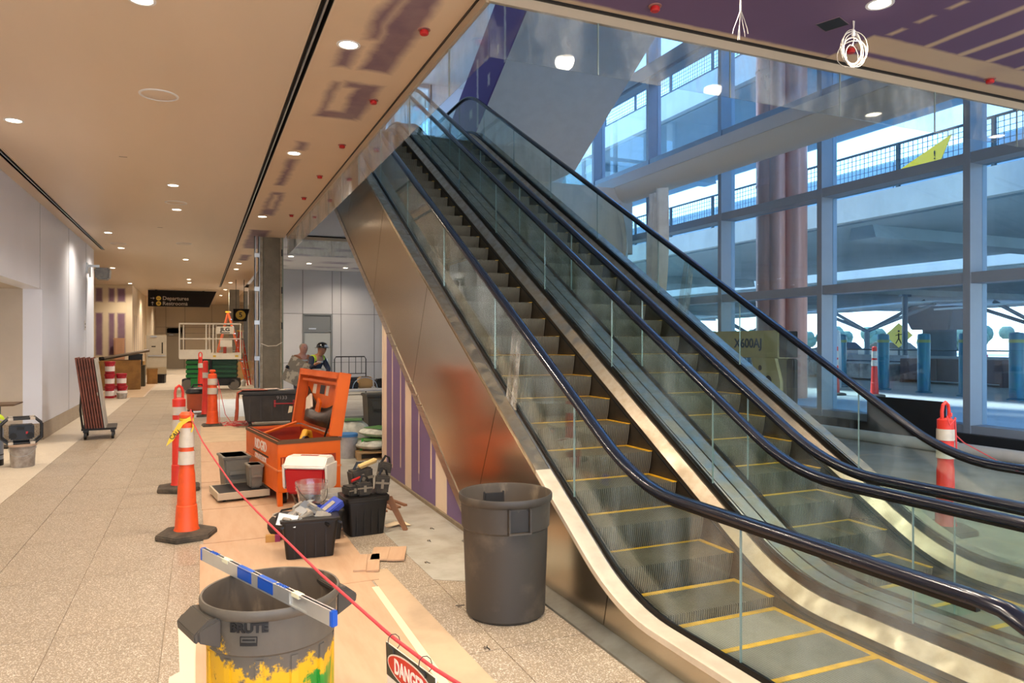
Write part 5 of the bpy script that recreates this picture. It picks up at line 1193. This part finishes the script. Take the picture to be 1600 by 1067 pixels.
for k in range(4):
    MB().box(-.86, .0, -.30, -.24, .46 + k * .17, .58 + k * .17).box(-.86, .0, .24, .30, .46 + k * .17, .58 + k * .17).build('scissor_arm', GRN, sl, bevel=.01)
    MB().box(.04, .90, -.28, -.22, .47 + k * .17, .56 + k * .17).box(.04, .90, .22, .28, .47 + k * .17, .56 + k * .17).build('scissor_arm', DG, sl, bevel=.01)
MB().box(-.84, .88, -.2, .2, .44, 1.13).build('scissor_core', DG, sl)
for x in (-.02, .02): MB().cyl((x, -.34, .5), (x, -.34, 1.1), .03, n=10).build('lift_cylinder', BLKP, sl)
MB().box(-1.04, 1.06, -.42, .42, 1.15, 1.22).build('platform_deck', LWH, sl)
MB().box(-1.06, .02, -.44, -.42, 1.16, 1.50).box(-1.06, 1.06, .42, .44, 1.16, 1.38).box(-1.06, -1.04, -.42, .42, 1.16, 1.38).box(1.04, 1.06, -.42, .42, 1.16, 1.38).box(.02, 1.08, -.46, -.44, 1.14, 1.36).build('toe_board', LWH, sl)
for x in (-1.05, -.14, .10, 1.05):
    for y in (-.43, .43): MB().box(x - .02, x + .02, y - .02, y + .02, 1.2, 2.46).build('rail_post', LWH, sl)
for z in (2.44, 1.88):
    MB().box(-1.06, 1.06, -.45, -.41, z, z + .04).box(-1.06, 1.06, .41, .45, z, z + .04).box(-1.07, -1.03, -.43, .43, z, z + .04).box(1.03, 1.07, -.43, .43, z, z + .04).build('guard_rail', LWH, sl)
MB().box(.22, .82, -.47, -.455, 2.08, 2.36).build('name_board', LWH, sl, bevel=.01)
text('lettering', 'JLG', .17, INK, sl, (.52, -.475, 2.24), (R(90), 0, 0), 1.3, .006); MB().box(.36, .68, -.474, -.47, 2.11, 2.14).build('text_line', INK, sl)
MB().box(.34, .76, -.47, -.455, 1.60, 1.86).build('notice_board', LWH, sl, bevel=.005); MB().box(.38, .70, .2, .3, 1.38, 1.62).build('control_box', LWH, sl, bevel=.01)
MB().box(.4, .5, .0, .1, 1.3, 1.8).build('tool_stack', mat('tool_red', rgb(180, 60, 40), .5), sl)
for a, b in ((.1, .2), (.86, .98)): MB().box(a, b, -.465, -.46, 1.22, 1.29).build('hazard_sticker', mat('hazard', rgb(210, 170, 50), .5), sl)
def ladder(x, y, rz, h, lab, m, spread=.5):
    t = thing('step_ladder', lab, 'ladder', (x, y, 0), rz, group='orange step ladders down the corridor')
    for s in (-1, 1):
        MB().tube([(s * .28, -spread, 0), (s * .16, 0, h)], .035, 4).build('front_rail', m, t)
        MB().tube([(s * .28, spread, 0), (s * .17, .02, h)], .03, 4).build('rear_rail', m, t)
        MB().box(s * .22 - .01, s * .22 + .01, -spread * .5, spread * .5, h * .45, h * .45 + .03).build('spreader', ALU, t)
    n = int(h / .3)
    for k in range(1, n):
        f = k / n; MB().box(-.28 + .12 * f, .28 - .12 * f, -spread * (1 - f) - .04, -spread * (1 - f) + .04, h * f, h * f + .025).build('tread', ALU, t)
    MB().box(-.2, .2, -.08, .1, h, h + .06).build('top_cap', mat('cap_yellow', rgb(230, 170, 40), .5), t)
LO = mat('ladder_orange', rgb(214, 92, 30), .5)
ladder(1.15, 33.5, 80, 3.05, 'tall orange step ladder behind the scissor lift', LO, .75)
ladder(1.55, 31.6, 75, 2.2, 'red orange ladder leaning right of the scissor lift', mat('ladder_red', rgb(200, 60, 30), .5), .35)
t = thing('cardboard_box', 'brown cardboard box on the floor right of the scissor lift', 'box', (1.78, 35.6, 0), 5)
MB().box(-.3, .3, -.25, .25, 0, .9).build('carton', mat('cardboard', rgb(170, 132, 80), .8, var=.3), t, bevel=.01); MB().box(-.3, .3, -.03, .03, .9, .903).build('tape_seam', PAPER, t)
t = thing('white_jug', 'small white jug on the floor by the red ladder', 'jug', (1.62, 30.9, 0))
MB().lathe([(.001, 0), (.08, 0), (.085, .02), (.085, .2), (.03, .27), (.03, .3), (.001, .3)], 18).build('jug_body', WHITE, t); MB().tube([(.03, 0, .26), (.1, 0, .24), (.09, 0, .14)], .012).build('handle', WHITE, t)

# signs
t = thing('wayfinding_sign', 'black overhead sign reading Departures and Restrooms', 'sign', (-2.28, 38.6, 0))
SB = mat('sign_face', rgb(24, 18, 14), .6, spec=.2); SWT = mat('sign_text', rgb(170, 160, 146), .5); SYL = mat('sign_disc', rgb(214, 180, 50), .4)
MB().prism([(0, CZ - .02), (3.05, CZ - .02), (2.72, 3.50), (0, 3.50)], 'y', 0, .2).build('panel', SB, t, smooth=0)
MB().box(.3, .4, .05, .15, CZ - .02, CZ).box(2.4, 2.5, .05, .15, CZ - .02, CZ).build('hanger', BLACK, t)
for z, s in ((3.89, 'Departures'), (3.64, 'Restrooms')):
    text('lettering', s, .25, SWT, t, (.63, -.006, z), (R(90), 0, 0), 1, .004, .004, 'LEFT')
    MB().cyl((.46, -.005, z), (.46, 0, z), .11, n=24).build('yellow_disc', SYL, t)
text('lettering', 'i', .2, SWT, t, (1.68, -.006, 3.64), (R(90), 0, 0), 1, .004)
MB().prism([(.10, 3.88), (.22, 3.88), (.22, 3.83), (.29, 3.89), (.22, 3.95), (.22, 3.90), (.10, 3.90)], 'y', -.006, 0).prism([(.185, 3.55), (.185, 3.66), (.13, 3.66), (.195, 3.73), (.26, 3.66), (.205, 3.66), (.205, 3.55)], 'y', -.006, 0).build('arrow', SWT, t)
MB().box(.40, .52, -.010, -.005, 3.88, 3.90).box(.42, .45, -.010, -.005, 3.59, 3.69).box(.47, .50, -.010, -.005, 3.59, 3.69).build('pictogram', INK, t)
t = thing('restroom_sign', 'small black blade sign with a yellow disc above the ladder', 'sign', (1.24, 31, 0))
MB().prism([(0, 3.12), (.62, 3.12), (.50, 2.62), (.0, 2.62)], 'y', 0, .08).build('panel', SB, t); MB().cyl((.28, -.01, 2.87), (.28, 0, 2.87), .19, n=28).build('yellow_disc', SYL, t); MB().box(.1, .12, .02, .06, 3.12, CZ).box(.4, .42, .02, .06, 3.12, CZ).build('hanger_rod', BLACK, t)
text('lettering', '5', .28, INK, t, (.28, -.012, 2.87), (R(90), 0, 0), 1, .006)

# ------------------------------------------------------------------ left side things
cart = thing('panel_cart', 'black panel cart carrying brown boards, parked by the white wall', 'cart', (-1.72, 15.45, 0), 4)
MB().box(-.28, .28, -.35, .45, .17, .21).build('cart_deck', DARKM, cart)
for a in (-.22, .22):
    for b in (-.3, .38): MB().cyl((a - .02, b, .075), (a + .02, b, .075), .075, n=20).build('caster_wheel', BLKP, cart); MB().box(a - .035, a + .035, b - .03, b + .03, .13, .17).build('caster_fork', BLKP, cart)
for b in (-.3, .4): MB().tube([(-.26, b, .2), (-.30, b, .55), (-.27, b, 1.12), (-.12, b, 1.15)], .018, 8).build('upright_frame', BLKP, cart)
MB().cyl((-.28, -.3, .9), (-.28, .4, .9), .014).build('cross_bar', BLKP, cart)
BRD = mat('board_brown', rgb(120, 62, 44), .6, var=.5, scale=12, col2=rgb(60, 32, 26)); BG = mat('board_grey', rgb(176, 168, 156), .6, var=.3, scale=3)
for k in range(8):
    t = thing('wall_board', ('pale grey faced board, outermost on the panel cart' if k == 7 else 'dark brown board on the panel cart, ' + ['first', 'second', 'third', 'fourth', 'fifth', 'sixth', 'seventh'][k] + ' from the left'), 'board', (-1.93 + k * .043, 15.42, .212), 4, group='boards stacked on the panel cart')
    t.rotation_euler[1] = R(-7.5)
    MB().box(-.0, .03, -.36 - .01 * (k % 3), .46, 0, 1.30 - .015 * (k % 2)).build('board', BG if k == 7 else BRD, t, bevel=.002)
    if k == 6: MB().box(.005, .025, -.385, -.36, .6, .66).build('edge_clip', PUT, t)
tb = thing('side_table', 'round edged brown pedestal table in the wall recess', 'table', (-3.15, 14.6, 0), 0)
TBW = mat('table_brown', rgb(110, 88, 70), .5)
MB().tbox(.62, .6, .66, .64, .72, .75).build('table_top', TBW, tb, bevel=.012); MB().box(-.05, .05, -.05, .05, .02, .72).build('pedestal', DARKM, tb); MB().tbox(.4, .4, .4, .4, 0, .02).build('foot_plate', DARKM, tb, bevel=.005)
DP = mat('dirty_white_pail', rgb(180, 170, 158), .5, var=.7, scale=7, col2=rgb(110, 90, 76))
bucket(-2.34, 12.3, 0, 'dirty white bucket under the caged black radio at the left', DP, lid=mat('lid_peach', rgb(206, 176, 150), .6, var=.5), r=.165, h=.33)
rd = thing('jobsite_radio', 'black radio in a roll cage sitting on the dirty white bucket', 'radio', (-2.34, 12.22, .345), 12)
MB().box(-.15, .15, -.11, .11, .06, .27).build('radio_body', BLKP, rd, bevel=.02)
MB().box(-.06, .03, -.125, -.11, .2, .24).build('display', DARKM, rd); MB().box(.05, .075, -.118, -.11, .14, .175).build('red_badge', REDC, rd)
for s in (-1, 1): MB().cyl((s * .1, -.118, .12), (s * .1, -.10, .12), .045, n=18).build('speaker', DARKM, rd)
for y in (-.15, .13):
    MB().tube([(-.24, y, .09), (-.24, y, .28), (-.16, y, .36), (.16, y, .36), (.24, y, .28), (.24, y, .09), (.16, y, .015), (-.16, y, .015)], .018, 8, closed=True).build('roll_cage', BLKP, rd)
    for a in (-.13, .13):
        for zz in (.342, -.001): MB().box(a - .03, a + .03, y - .022, y + .022, zz, zz + .036).build('cage_clip', REFW, rd, bevel=.004)
for a, b in ((-.24, .15), (.24, .15), (-.16, .36), (.16, .36), (-.16, .015), (.16, .015)): MB().cyl((a, -.15, b), (a, .13, b), .012).build('cage_bar', BLKP, rd)
vs_ = thing('canister', 'tall blue grey canister cut off by the left picture edge', 'canister', (-2.78, 12.55, 0))
MB().lathe([(.001, 0), (.15, 0), (.155, .02), (.155, .52), (.13, .56), (.001, .58)], 28).build('canister_body', mat('canister_grey', rgb(140, 146, 156), .35, .4), vs_); MB().lathe([(.157, .0), (.157, .09)], 28, cap0=False, cap1=False).lathe([(.157, .15), (.157, .165)], 28, cap0=False, cap1=False).build('dark_band', DARKM, vs_)
t = thing('safety_vest', 'bright yellow green vest bundled on top of the canister', 'vest', (-2.74, 12.50, .575), 20)
MB().sph((0, 0, .09), .14, 14, 9, sc=(1, .8, .7)).build('fabric', mat('hi_vis', rgb(206, 230, 30), .6, var=.3, scale=12), t); MB().tube([(-.1, -.09, .1), (0, -.12, .12), (.1, -.09, .08)], .016, 6).build('reflective_stripe', REFW, t)
# wall mounted unit wrapped in film
t = thing('wall_projector', 'film wrapped unit on a bracket high on the white wall end', 'projector', (-2.65, 21.2, 3.55), 0)
MB().box(0, .03, -.12, .12, .0, .26).build('wall_plate', ALU, t); MB().box(.0, .28, -.03, .03, .16, .22).build('bracket_arm', ALU, t)
MB().tbox(.30, .46, .36, .5, -.16, .14, cx=.36).build('wrapped_housing', mat('film_grey', rgb(110, 100, 86), .3, var=.7, scale=9, col2=rgb(50, 44, 38)), t, bevel=.04)
MB().box(.05, .09, -.02, .02, -.1, .18).build('hanging_film', WHITE, t)
t = thing('wall_outlet', 'small white cover plate on the white wall near its far end', 'outlet', (-2.648, 20.8, 2.2))
MB().box(0, .012, -.1, .1, -.12, .12).build('plate', WHITE, t, bevel=.003); MB().box(.012, .016, -.03, .03, -.06, -.02).box(.012, .016, -.03, .03, .02, .06).build('socket', BLACK, t)
# red buckets, crates and bins against the purple wall
RP = mat('pail_red', rgb(170, 26, 40), .45, var=.2)
LBW = mat('pail_label', rgb(226, 214, 206), .5)
k = 0
spots = [(-2.62, 26.0, 0), (-2.28, 26.1, 0), (-2.6, 26.4, 0), (-2.62, 26.0, .39), (-2.3, 26.1, .39), (-2.62, 26.03, .78)]
nm = ['lower left of the stack', 'lower right of the stack', 'low at the back of the stack', 'second tier left', 'second tier right', 'single one on the very top']
for (x, y, z), n_ in zip(spots, nm): bucket(x, y, z, 'red bucket with white label, ' + n_, RP, lid=RP, r=.15, h=.37, group='stack of red buckets', band=LBW)
bucket(-2.25, 25.65, 0, 'white bucket in front of the red bucket stack', DP, lid=LBW, r=.15, h=.2)
CDB = mat('crate_tan', rgb(160, 116, 60), .8, var=.5, scale=3, col2=rgb(100, 70, 38))
def plain(name, lab, cat, x, y, w, d, h, m, rz=0, z=0, grp=None):
    t = thing(name, lab, cat, (x, y, z), rz, group=grp)
    MB().box(-w / 2, w / 2, -d / 2, d / 2, 0, h).build('box_body', m, t, bevel=.015)
    MB().box(-w / 2 - .01, w / 2 + .01, -d / 2 - .01, d / 2 + .01, h - .06, h).build('top_edge', m, t)
    for s in (-.3, .3): MB().box(s * w - .03, s * w + .03, -d / 2 - .015, -d / 2, .02, h - .06).build('batten', m, t)
plain('timber_crate', 'open brown crate stacked behind the red buckets', 'crate', -2.7, 30.5, 1.3, .8, 1.1, CDB, 3)
plain('timber_crate', 'long yellow brown crate against the purple striped wall', 'crate', -3.4, 34.8, 2.4, .7, .95, mat('crate_yellow', rgb(196, 150, 80), .8, var=.4), 0)
plain('trash_bin', 'dark square bin right of the brown crates', 'bin', -2.32, 32.4, .62, .6, .85, mat('bin_olive', rgb(78, 70, 50), .6), 0)
plain('tool_case', 'black and silver case on top of the dark square bin', 'case', -2.36, 32.4, .5, .4, .45, BLKP, 4, .85)
plain('cardboard_box', 'brown cardboard box at the right end of the pile', 'box', -1.85, 34.0, .4, .4, .65, CDB, 5)
plain('tool_case', 'black open case on the floor at the end of the pile', 'case', -1.62, 34.6, .5, .4, .38, BLKP, -8)
plain('timber_board', 'tall pale board leaning on the purple striped wall', 'board', -3.25, 35.8, .42, .06, 1.95, mat('board_pale', rgb(196, 150, 116), .7), 0)
t = thing('long_pipe', 'long dark pipe lying over the brown crates', 'pipe', (-2.75, 30.5, 1.16), 0)
MB().tube([(-.55, -.4, .0), (.9, 1.2, .28)], .06, 10).build('pipe', mat('pipe_brown', rgb(110, 92, 72), .5), t); MB().tube([(-.6, -.42, .0), (-.5, -.35, .01)], .075, 10).build('coupling', DARKM, t)
t = thing('protective_sheet', 'tan hardboard sheet on the floor before the crates', 'floor sheet', (-2.2, 30.5, 0))
MB().box(-.9, .55, -4.5, 4.8, 0, .006).build('hardboard', PAPER, t); MB().box(.5, .56, -4.5, 4.8, .006, .008).build('edge_tape', MUDM, t)
t = thing('open_door_leaf', 'grey door leaf standing open across the left of the corridor', 'door', (-2.62, 43, 0))
MB().box(0, .98, 0, .05, .02, 2.14).build('leaf', mat('leaf_grey', rgb(176, 168, 152), .5, var=.15), t); MB().box(0, .98, -.005, 0, .02, .42).build('kick_plate', mat('kick', rgb(170, 156, 130), .4, .5), t)
MB().box(.08, .95, -.05, -.02, 1.0, 1.06).build('push_bar', ALU, t); MB().box(.74, .80, -.006, 0, 1.15, 1.75).build('vision_strip', DARKM, t); MB().box(.25, .45, -.006, 0, 1.5, 1.56).build('door_plate', DARKM, t); MB().box(.2, .5, -.04, 0, 2.02, 2.10).build('door_closer', ALU, t)

# ------------------------------------------------------------------ window side things
t = thing('floor_pipe', 'long white pipe lying on the floor along the window base', 'pipe', (0, 0, 0))
MB().cyl((11.0, 5.2, .1), (11.0, 13.2, .1), .1, n=18).build('pipe', mat('pipe_white', rgb(206, 200, 188), .5, var=.2), t)
for y in (7.6, 10.4): MB().cyl((11.0, y, .1), (11.0, y + .15, .1), .115, n=18).build('coupling', MATS['pipe_white'], t)
t = thing('cardboard_shard', 'speckled grey slab piece leaning near the window at the right edge', 'slab', (8.55, 4.95, 0), 10)
MB().prism([(-.35, 0), (.4, 0), (.4, .42), (-.05, .50)], 'y', -.02, .02).build('slab', FLOORT, t); MB().prism([(-.35, 0), (.4, 0), (.4, .03), (-.35, .03)], 'y', .02, .2).build('foot', FLOORT, t)
t = thing('membrane_roll', 'black membrane sheet folded up against the window post', 'membrane', (11.3, 8.5, 0))
MB().box(-.02, .02, -.5, 1.0, .3, .80).build('sheet', MATS['membrane'], t); MB().cyl((-.12, -.5, .06), (-.12, 2, .06), .06, n=12).build('roll', MATS['membrane'], t)
MB().box(-.02, .02, -.5, 1.0, .0, .3).build('sheet', MATS['membrane'], t)
# boom of the crawler lift
bl = thing('boom_lift', 'beige crawler boom lift parked inside by the windows', 'boom lift', (9.6, 10.55, 0), -97)
BGE = mat('boom_beige', rgb(196, 186, 134), .45, var=.2)
MB().box(-1.3, .85, -.13, .13, 1.50, 2.0).build('boom_section', BGE, bl, bevel=.02)
MB().box(.85, 1.05, -.12, .12, 1.52, 1.98).build('boom_tip', DARKM, bl, bevel=.01)
MB().prism([(.1, 1.5), (.8, 1.5), (.95, 1.1), (.95, .5), (.45, .5), (.3, 1.0)], 'y', -.17, -.11).build('link_plate', BGE, bl)
MB().prism([(.1, 1.5), (.8, 1.5), (.95, 1.1), (.95, .5), (.45, .5), (.3, 1.0)], 'y', .11, .17).build('link_plate', BGE, bl)
for a, z, r in ((.38, 1.32, .05), (.62, 1.1, .09), (.55, .8, .04), (.8, .7, .05)): MB().cyl((a, -.175, z), (a, -.165, z), r, n=18).build('pivot_hole', BLACK, bl)
MB().cyl((-.9, 0, 1.0), (.3, 0, 1.35), .07, n=14).build('hydraulic_cylinder', BLKP, bl)
MB().box(-.7, .9, -.3, .3, .28, .52).build('turret', BGE, bl, bevel=.02)
for s in (-1, 1): MB().prism([(-.9, .05), (-.75, .0), (.75, .0), (.95, .08), (.95, .28), (.75, .36), (-.75, .36), (-.95, .28)], 'y', s * .32 - .1, s * .32 + .1).build('crawler_track', BLKP, bl)
text('lettering', 'X600AJ', .24, mat('letter_slate', rgb(60, 80, 96), .5), bl, (-.05, -.133, 1.76), (R(90), 0, 0), 1.15, .006)
MB().box(.95, 1.15, -.05, .05, .5, 1.5).build('hose_bundle', BLKP, bl, bevel=.02)
# draped film hanging from the beam
FILM = mat('white_film', rgb(246, 244, 236), .4, var=.25, scale=3, col2=rgb(180, 176, 160))
def film(lab, x, y, z1, z0, w, rz, seed):
    t = thing('hanging_film', lab, 'plastic sheet', (x, y, 0), rz, group='white plastic sheeting hung from the beam')
    q_r = random.Random(seed); ph = [q_r.uniform(0, 6) for _ in range(4)]; n1, n2 = 26, 14; vs = []
    for d_ in (0, .01):
        for i in range(n1 + 1):
            for j in range(n2 + 1):
                u = i / n1; v = j / n2
                wd = w * (.55 + .45 * math.sin(math.pi * min(1, v * .8 + .15)))
                vs.append(((u - .5) * wd + .08 * math.sin(v * 5 + ph[0]), .10 * math.sin(u * 14 + ph[1] + v * 2) + .05 * math.sin(u * 31 + ph[2]) + d_, z1 + (z0 - z1) * v - (.25 * math.sin(u * 3 + ph[3]) * (v > .5) * (v - .5))))
    K = (n1 + 1) * (n2 + 1); fs = []
    for i in range(n1):
        for j in range(n2):
            a = i * (n2 + 1) + j; qd = (a, a + n2 + 1, a + n2 + 2, a + 1); fs += [qd, tuple(K + z_ for z_ in reversed(qd))]
    MB().add(vs, fs).build('sheet', FILM, t, smooth=70)
    MB().tube([(0, 0, z1 - .05), (0, 0, z1 + .2)], .01, 6).build('tie', FILM, t)
film('white plastic sheet bunched into a column under the beam', 10.98, 15.7, 5.72, 2.2, 1.7, 70, 1)
film('white plastic sheet sagging left of the bunched column', 10.98, 18.2, 5.72, 3.4, 2.6, 88, 4)
film('pale plastic sheet behind the top of the farther escalator', 8.6, 18.4, 7.9, 6.2, 3.0, 10, 8)
film('clear plastic sheet drooping behind the corridor side baffle', 4.0, 19.5, 11.5, 8.8, 2.6, 0, 9)
MB().box(3.9, 4.1, 19.45, 19.55, 11.7, 12.6).build('film_rod', ALU, bpy.data.objects['hanging_film.003']).location = (-4.0, -19.5, 0)
bpy.data.objects['film_rod'].rotation_euler = (0, 0, 0)
# exit camera and clear tape strips on the glass
EX = thing('pendant_lamp', 'small white lamp hanging on a rod under the topmost road deck', 'lamp', (17, 14.1, 7.8), 0)
MB().cyl((0, 0, .3), (0, 0, 2.33), .015, n=6).build('rod', WHITE, EX)
MB().lathe([(.001, 0), (.13, .01), (.14, .28), (.05, .31), (.001, .31)], 18).build('shade', WHITE, EX)
for i, (x, y, z, rz_, lab) in enumerate([(2.40, 5.55, 0, 0, 'clear tape strips stuck on the balustrade of the nearer escalator'), (5.33, 7.1, 0, 0, 'clear tape strips stuck on the outer balustrade of the farther escalator')]):
    t = thing('tape_strip', lab, 'tape', (x, y, nz(y) + .205), group='clear tape strips on the balustrades')
    FT = glass('clear_tape', (.9, .88, .84, 1), 1.5, dirt=.5, dcol=(.9, .86, .8, 1), dscale=10)
    m1 = MB().prism([(0, 0), (.09, .03), (-.05, .62), (-.13, .6)], 'x', .0, .002); m1.build('strip', FT, t, smooth=0)
    MB().prism([(.0, .0), (-.12, -.06), (-.22, .55), (-.14, .6)], 'x', .003, .005).build('strip', FT, t, smooth=0)
# ------------------------------------------------------------------ two workers holding a panel
SKIN = mat('skin', rgb(176, 122, 92), .55); SKIN2 = mat('skin_fair', rgb(206, 146, 122), .55)
def skinmesh(verts, edges, radii, root=0, sub=2):
    me = bpy.data.meshes.new('skin'); me.from_pydata(verts, edges, []); o = bpy.data.objects.new('skin', me); COL.objects.link(o)
    md = o.modifiers.new('s', 'SKIN'); md.use_smooth_shade = True
    for i, v in enumerate(me.skin_vertices[0].data):
        r = radii[i]; v.radius = r if isinstance(r, tuple) else (r, r); v.use_root = (i == root)
    sb = o.modifiers.new('u', 'SUBSURF'); sb.levels = sb.render_levels = sub
    dg = bpy.context.evaluated_depsgraph_get(); m2 = bpy.data.meshes.new_from_object(o.evaluated_get(dg)); bpy.data.objects.remove(o)
    return m2
def skinobj(name, J, chain, m, parent, root=0, grow=0.0, sub=2):
    """J name -> (pos, radius); chain list of name pairs"""
    used = []
    for a, b in chain:
        for q in (a, b):
            if q not in used: used.append(q)
    vs = [J[q][0] for q in used]; rd = [(J[q][1] + grow) if not isinstance(J[q][1], tuple) else (J[q][1][0] + grow, J[q][1][1] + grow) for q in used]
    me = skinmesh(vs, [(used.index(a), used.index(b)) for a, b in chain], rd, root, sub)
    me.materials.clear(); me.materials.append(m); me.polygons.foreach_set('use_smooth', [True] * len(me.polygons))
    o = bpy.data.objects.new(name, me); COL.objects.link(o); o.parent = parent; return o
def worker(lab, x, y, rz, hat, vestm, skin, lean, armL, armR, hair):
    t = thing('person', lab, 'person', (x, y, 0), rz, group=None)
    lx = lean
    J = {'pel': ((0, 0, .95), .125), 'bel': ((0, -.02 * lx, 1.1), .125), 'che': ((0, -.06 * lx, 1.3), .145), 'sho': ((0, -.09 * lx, 1.42), .095), 'nek': ((0, -.125 * lx, 1.48), .062), 'hd0': ((0, -.165 * lx, 1.545), .088), 'hd1': ((0, -.175 * lx, 1.625), .112), 'hd2': ((0, -.17 * lx, 1.70), .10), 'hd3': ((0, -.165 * lx, 1.745), .055)}
    for s, n_, A in ((-1, 'L', armL), (1, 'R', armR)):
        J['s' + n_] = ((s * .17, -.08 * lx, 1.41), .068); J['e' + n_] = (A[0], .045); J['w' + n_] = (A[1], .032)
        h = Vector(A[2]); J['h' + n_] = (tuple(h), .036)
        J['k0' + n_] = ((s * .09, 0, .88), .095); J['kn' + n_] = ((s * .12, -.05, .5), .062); J['an' + n_] = ((s * .13, .03, .10), .045); J['to' + n_] = ((s * .14, -.13, .045), .038)
    chain = [('pel', 'bel'), ('bel', 'che'), ('che', 'sho'), ('sho', 'nek'), ('nek', 'hd0'), ('hd0', 'hd1'), ('hd1', 'hd2'), ('hd2', 'hd3')]
    for n_ in 'LR': chain += [('sho', 's' + n_), ('s' + n_, 'e' + n_), ('e' + n_, 'w' + n_), ('w' + n_, 'h' + n_), ('pel', 'k0' + n_), ('k0' + n_, 'kn' + n_), ('kn' + n_, 'an' + n_), ('an' + n_, 'to' + n_)]
    for n_, s in (('L', -1), ('R', 1)):     # five fingers rooted in each palm
        h = Vector(J['h' + n_][0]); w = Vector(J['w' + n_][0]); d = (h - w).normalized(); sd = d.cross(Vector((0, 0, 1))).normalized()
        for f in range(4):
            b = h + sd * (f - 1.5) * .02; L_ = (.055, .066, .06, .045)[f]
            J['f%d%s' % (f, n_)] = (tuple(b + d * .05 + Vector((0, 0, -.004))), .009); J['g%d%s' % (f, n_)] = (tuple(b + d * (.05 + L_ * .8) + Vector((0, 0, -.02))), .0075)
            chain += [('h' + n_, 'f%d%s' % (f, n_)), ('f%d%s' % (f, n_), 'g%d%s' % (f, n_))]
        J['t' + n_] = (tuple(h - sd * s * .045 + d * .01), .01); J['u' + n_] = (tuple(h - sd * s * .06 + d * .05), .008); chain += [('h' + n_, 't' + n_), ('t' + n_, 'u' + n_)]
    skinobj('body', J, chain, skin, t)
    SH = mat('shirt_dark', rgb(46, 50, 66), .85, var=.3)
    skinobj('shirt', J, [('pel', 'bel'), ('bel', 'che'), ('che', 'sho'), ('sho', 'sL'), ('sL', 'eL'), ('sho', 'sR'), ('sR', 'eR'), ('eL', 'wL'), ('eR', 'wR')], SH if hat else mat('shirt_orange', rgb(190, 120, 80), .85, var=.3), t, grow=.012)
    skinobj('trousers', J, [('bel', 'pel')] + sum([[('pel', 'k0' + n_), ('k0' + n_, 'kn' + n_), ('kn' + n_, 'an' + n_)] for n_ in 'LR'], []), mat('trousers_grey', rgb(74, 76, 84), .85, var=.3), t, grow=.016)
    skinobj('vest', J, [('bel', 'che'), ('che', 'sho'), ('sho', 'sL'), ('sho', 'sR')], vestm, t, grow=.022)
    for z in (1.12, 1.3):
        MB().lathe([(.172, z), (.172, z + .045)], 24, cap0=False, cap1=False, c=(0, -.05 * lx)).build('reflective_stripe', REFW, t)
    for s in (-1, 1):
        n_ = 'L' if s < 0 else 'R'
        MB().tbox(.1, .27, .09, .24, 0, .09, cx=s * .135, cy=-.06).build('boot', mat('boot_brown', rgb(90, 60, 40), .7), t, bevel=.02)
    hx, hy, hz = J['hd1'][0]
    MB().tube([(0, hy - .09, hz + .015), (0, hy - .122, hz - .015), (0, hy - .098, hz - .03)], [.01, .016, .008], 8).build('nose', skin, t)
    for s in (-1, 1):
        MB().sph((s * .034, hy - .083, hz + .018), .011, 10, 7).build('eye', mat('eye_dark', rgb(40, 28, 22), .3), t); MB().sph((s * .09, hy + .01, hz), .022, 10, 7, sc=(.4, .8, 1.3)).build('ear', skin, t)
    MB().box(-.025, .025, hy - .088, hy - .078, hz - .052, hz - .046).build('mouth', mat('lip', rgb(140, 70, 60), .6), t, bevel=.002)
    if hat:
        HM = mat('helmet_black', rgb(20, 20, 22), .2, coat=.6)
        pr = [(.128, 0), (.132, .02), (.122, .06), (.095, .10), (.05, .125), (.001, .13)]
        MB().lathe(pr, 28, M=T(0, hy, hz + .035, rx=0)).lathe([(.125, .0), (.175, -.012), (.177, -.004), (.128, .012)], 28, cap0=False, cap1=False, M=T(0, hy - .01, hz + .035)).build('hard_hat', HM, t)
        MB().box(-.05, .05, -.132, -.12, .02, .06, M=T(0, hy, hz + .035)).build('hat_sticker', WHITE, t)
    else:
        MB().sph((0, hy + .02, hz + .03), .101, 16, 10, sc=(1, 1.02, 1)).build('hair', hair, t)
    return t
YG = mat('vest_lime', rgb(196, 214, 50), .6, var=.3, scale=10, col2=rgb(60, 66, 80)); YO = mat('vest_orange', rgb(224, 130, 50), .6, var=.3, scale=10, col2=rgb(214, 200, 70))
worker('worker in black hard hat and lime vest bent over a mottled panel', 2.45, 17.35, 38, True, YG, SKIN, 1.6,
       ((-.30, -.20, 1.18), (-.30, -.36, 1.28), (-.30, -.42, 1.30)), ((.22, -.28, 1.14), (-.02, -.44, 1.06), (-.08, -.46, 1.05)), None)
worker('bare headed grey haired worker in orange vest behind the hard hat worker', 2.34, 18.9, 30, False, YO, SKIN2, .9,
       ((-.26, -.1, 1.12), (-.22, -.36, 1.1), (-.21, -.42, 1.1)), ((.26, -.1, 1.12), (.22, -.36, 1.1), (.21, -.42, 1.1)), mat('hair_grey', rgb(180, 166, 146), .8))
t = thing('mottled_panel', 'mud splattered grey drywall panel held tilted by the hard hat worker', 'panel', (2.04, 16.90, 1.10), 0)
t.rotation_euler = (R(-8), R(28), R(10))
MB().box(-.28, .28, -.008, .008, -.30, .30).build('board', mat('splattered_board', rgb(120, 108, 90), .7, var=.9, scale=5, col2=rgb(176, 160, 134), lo=.5, hi=.56), t)
MB().cyl((-.30, -.02, .0), (-.24, -.02, .0), .035, n=12).build('knob', BLKP, t)
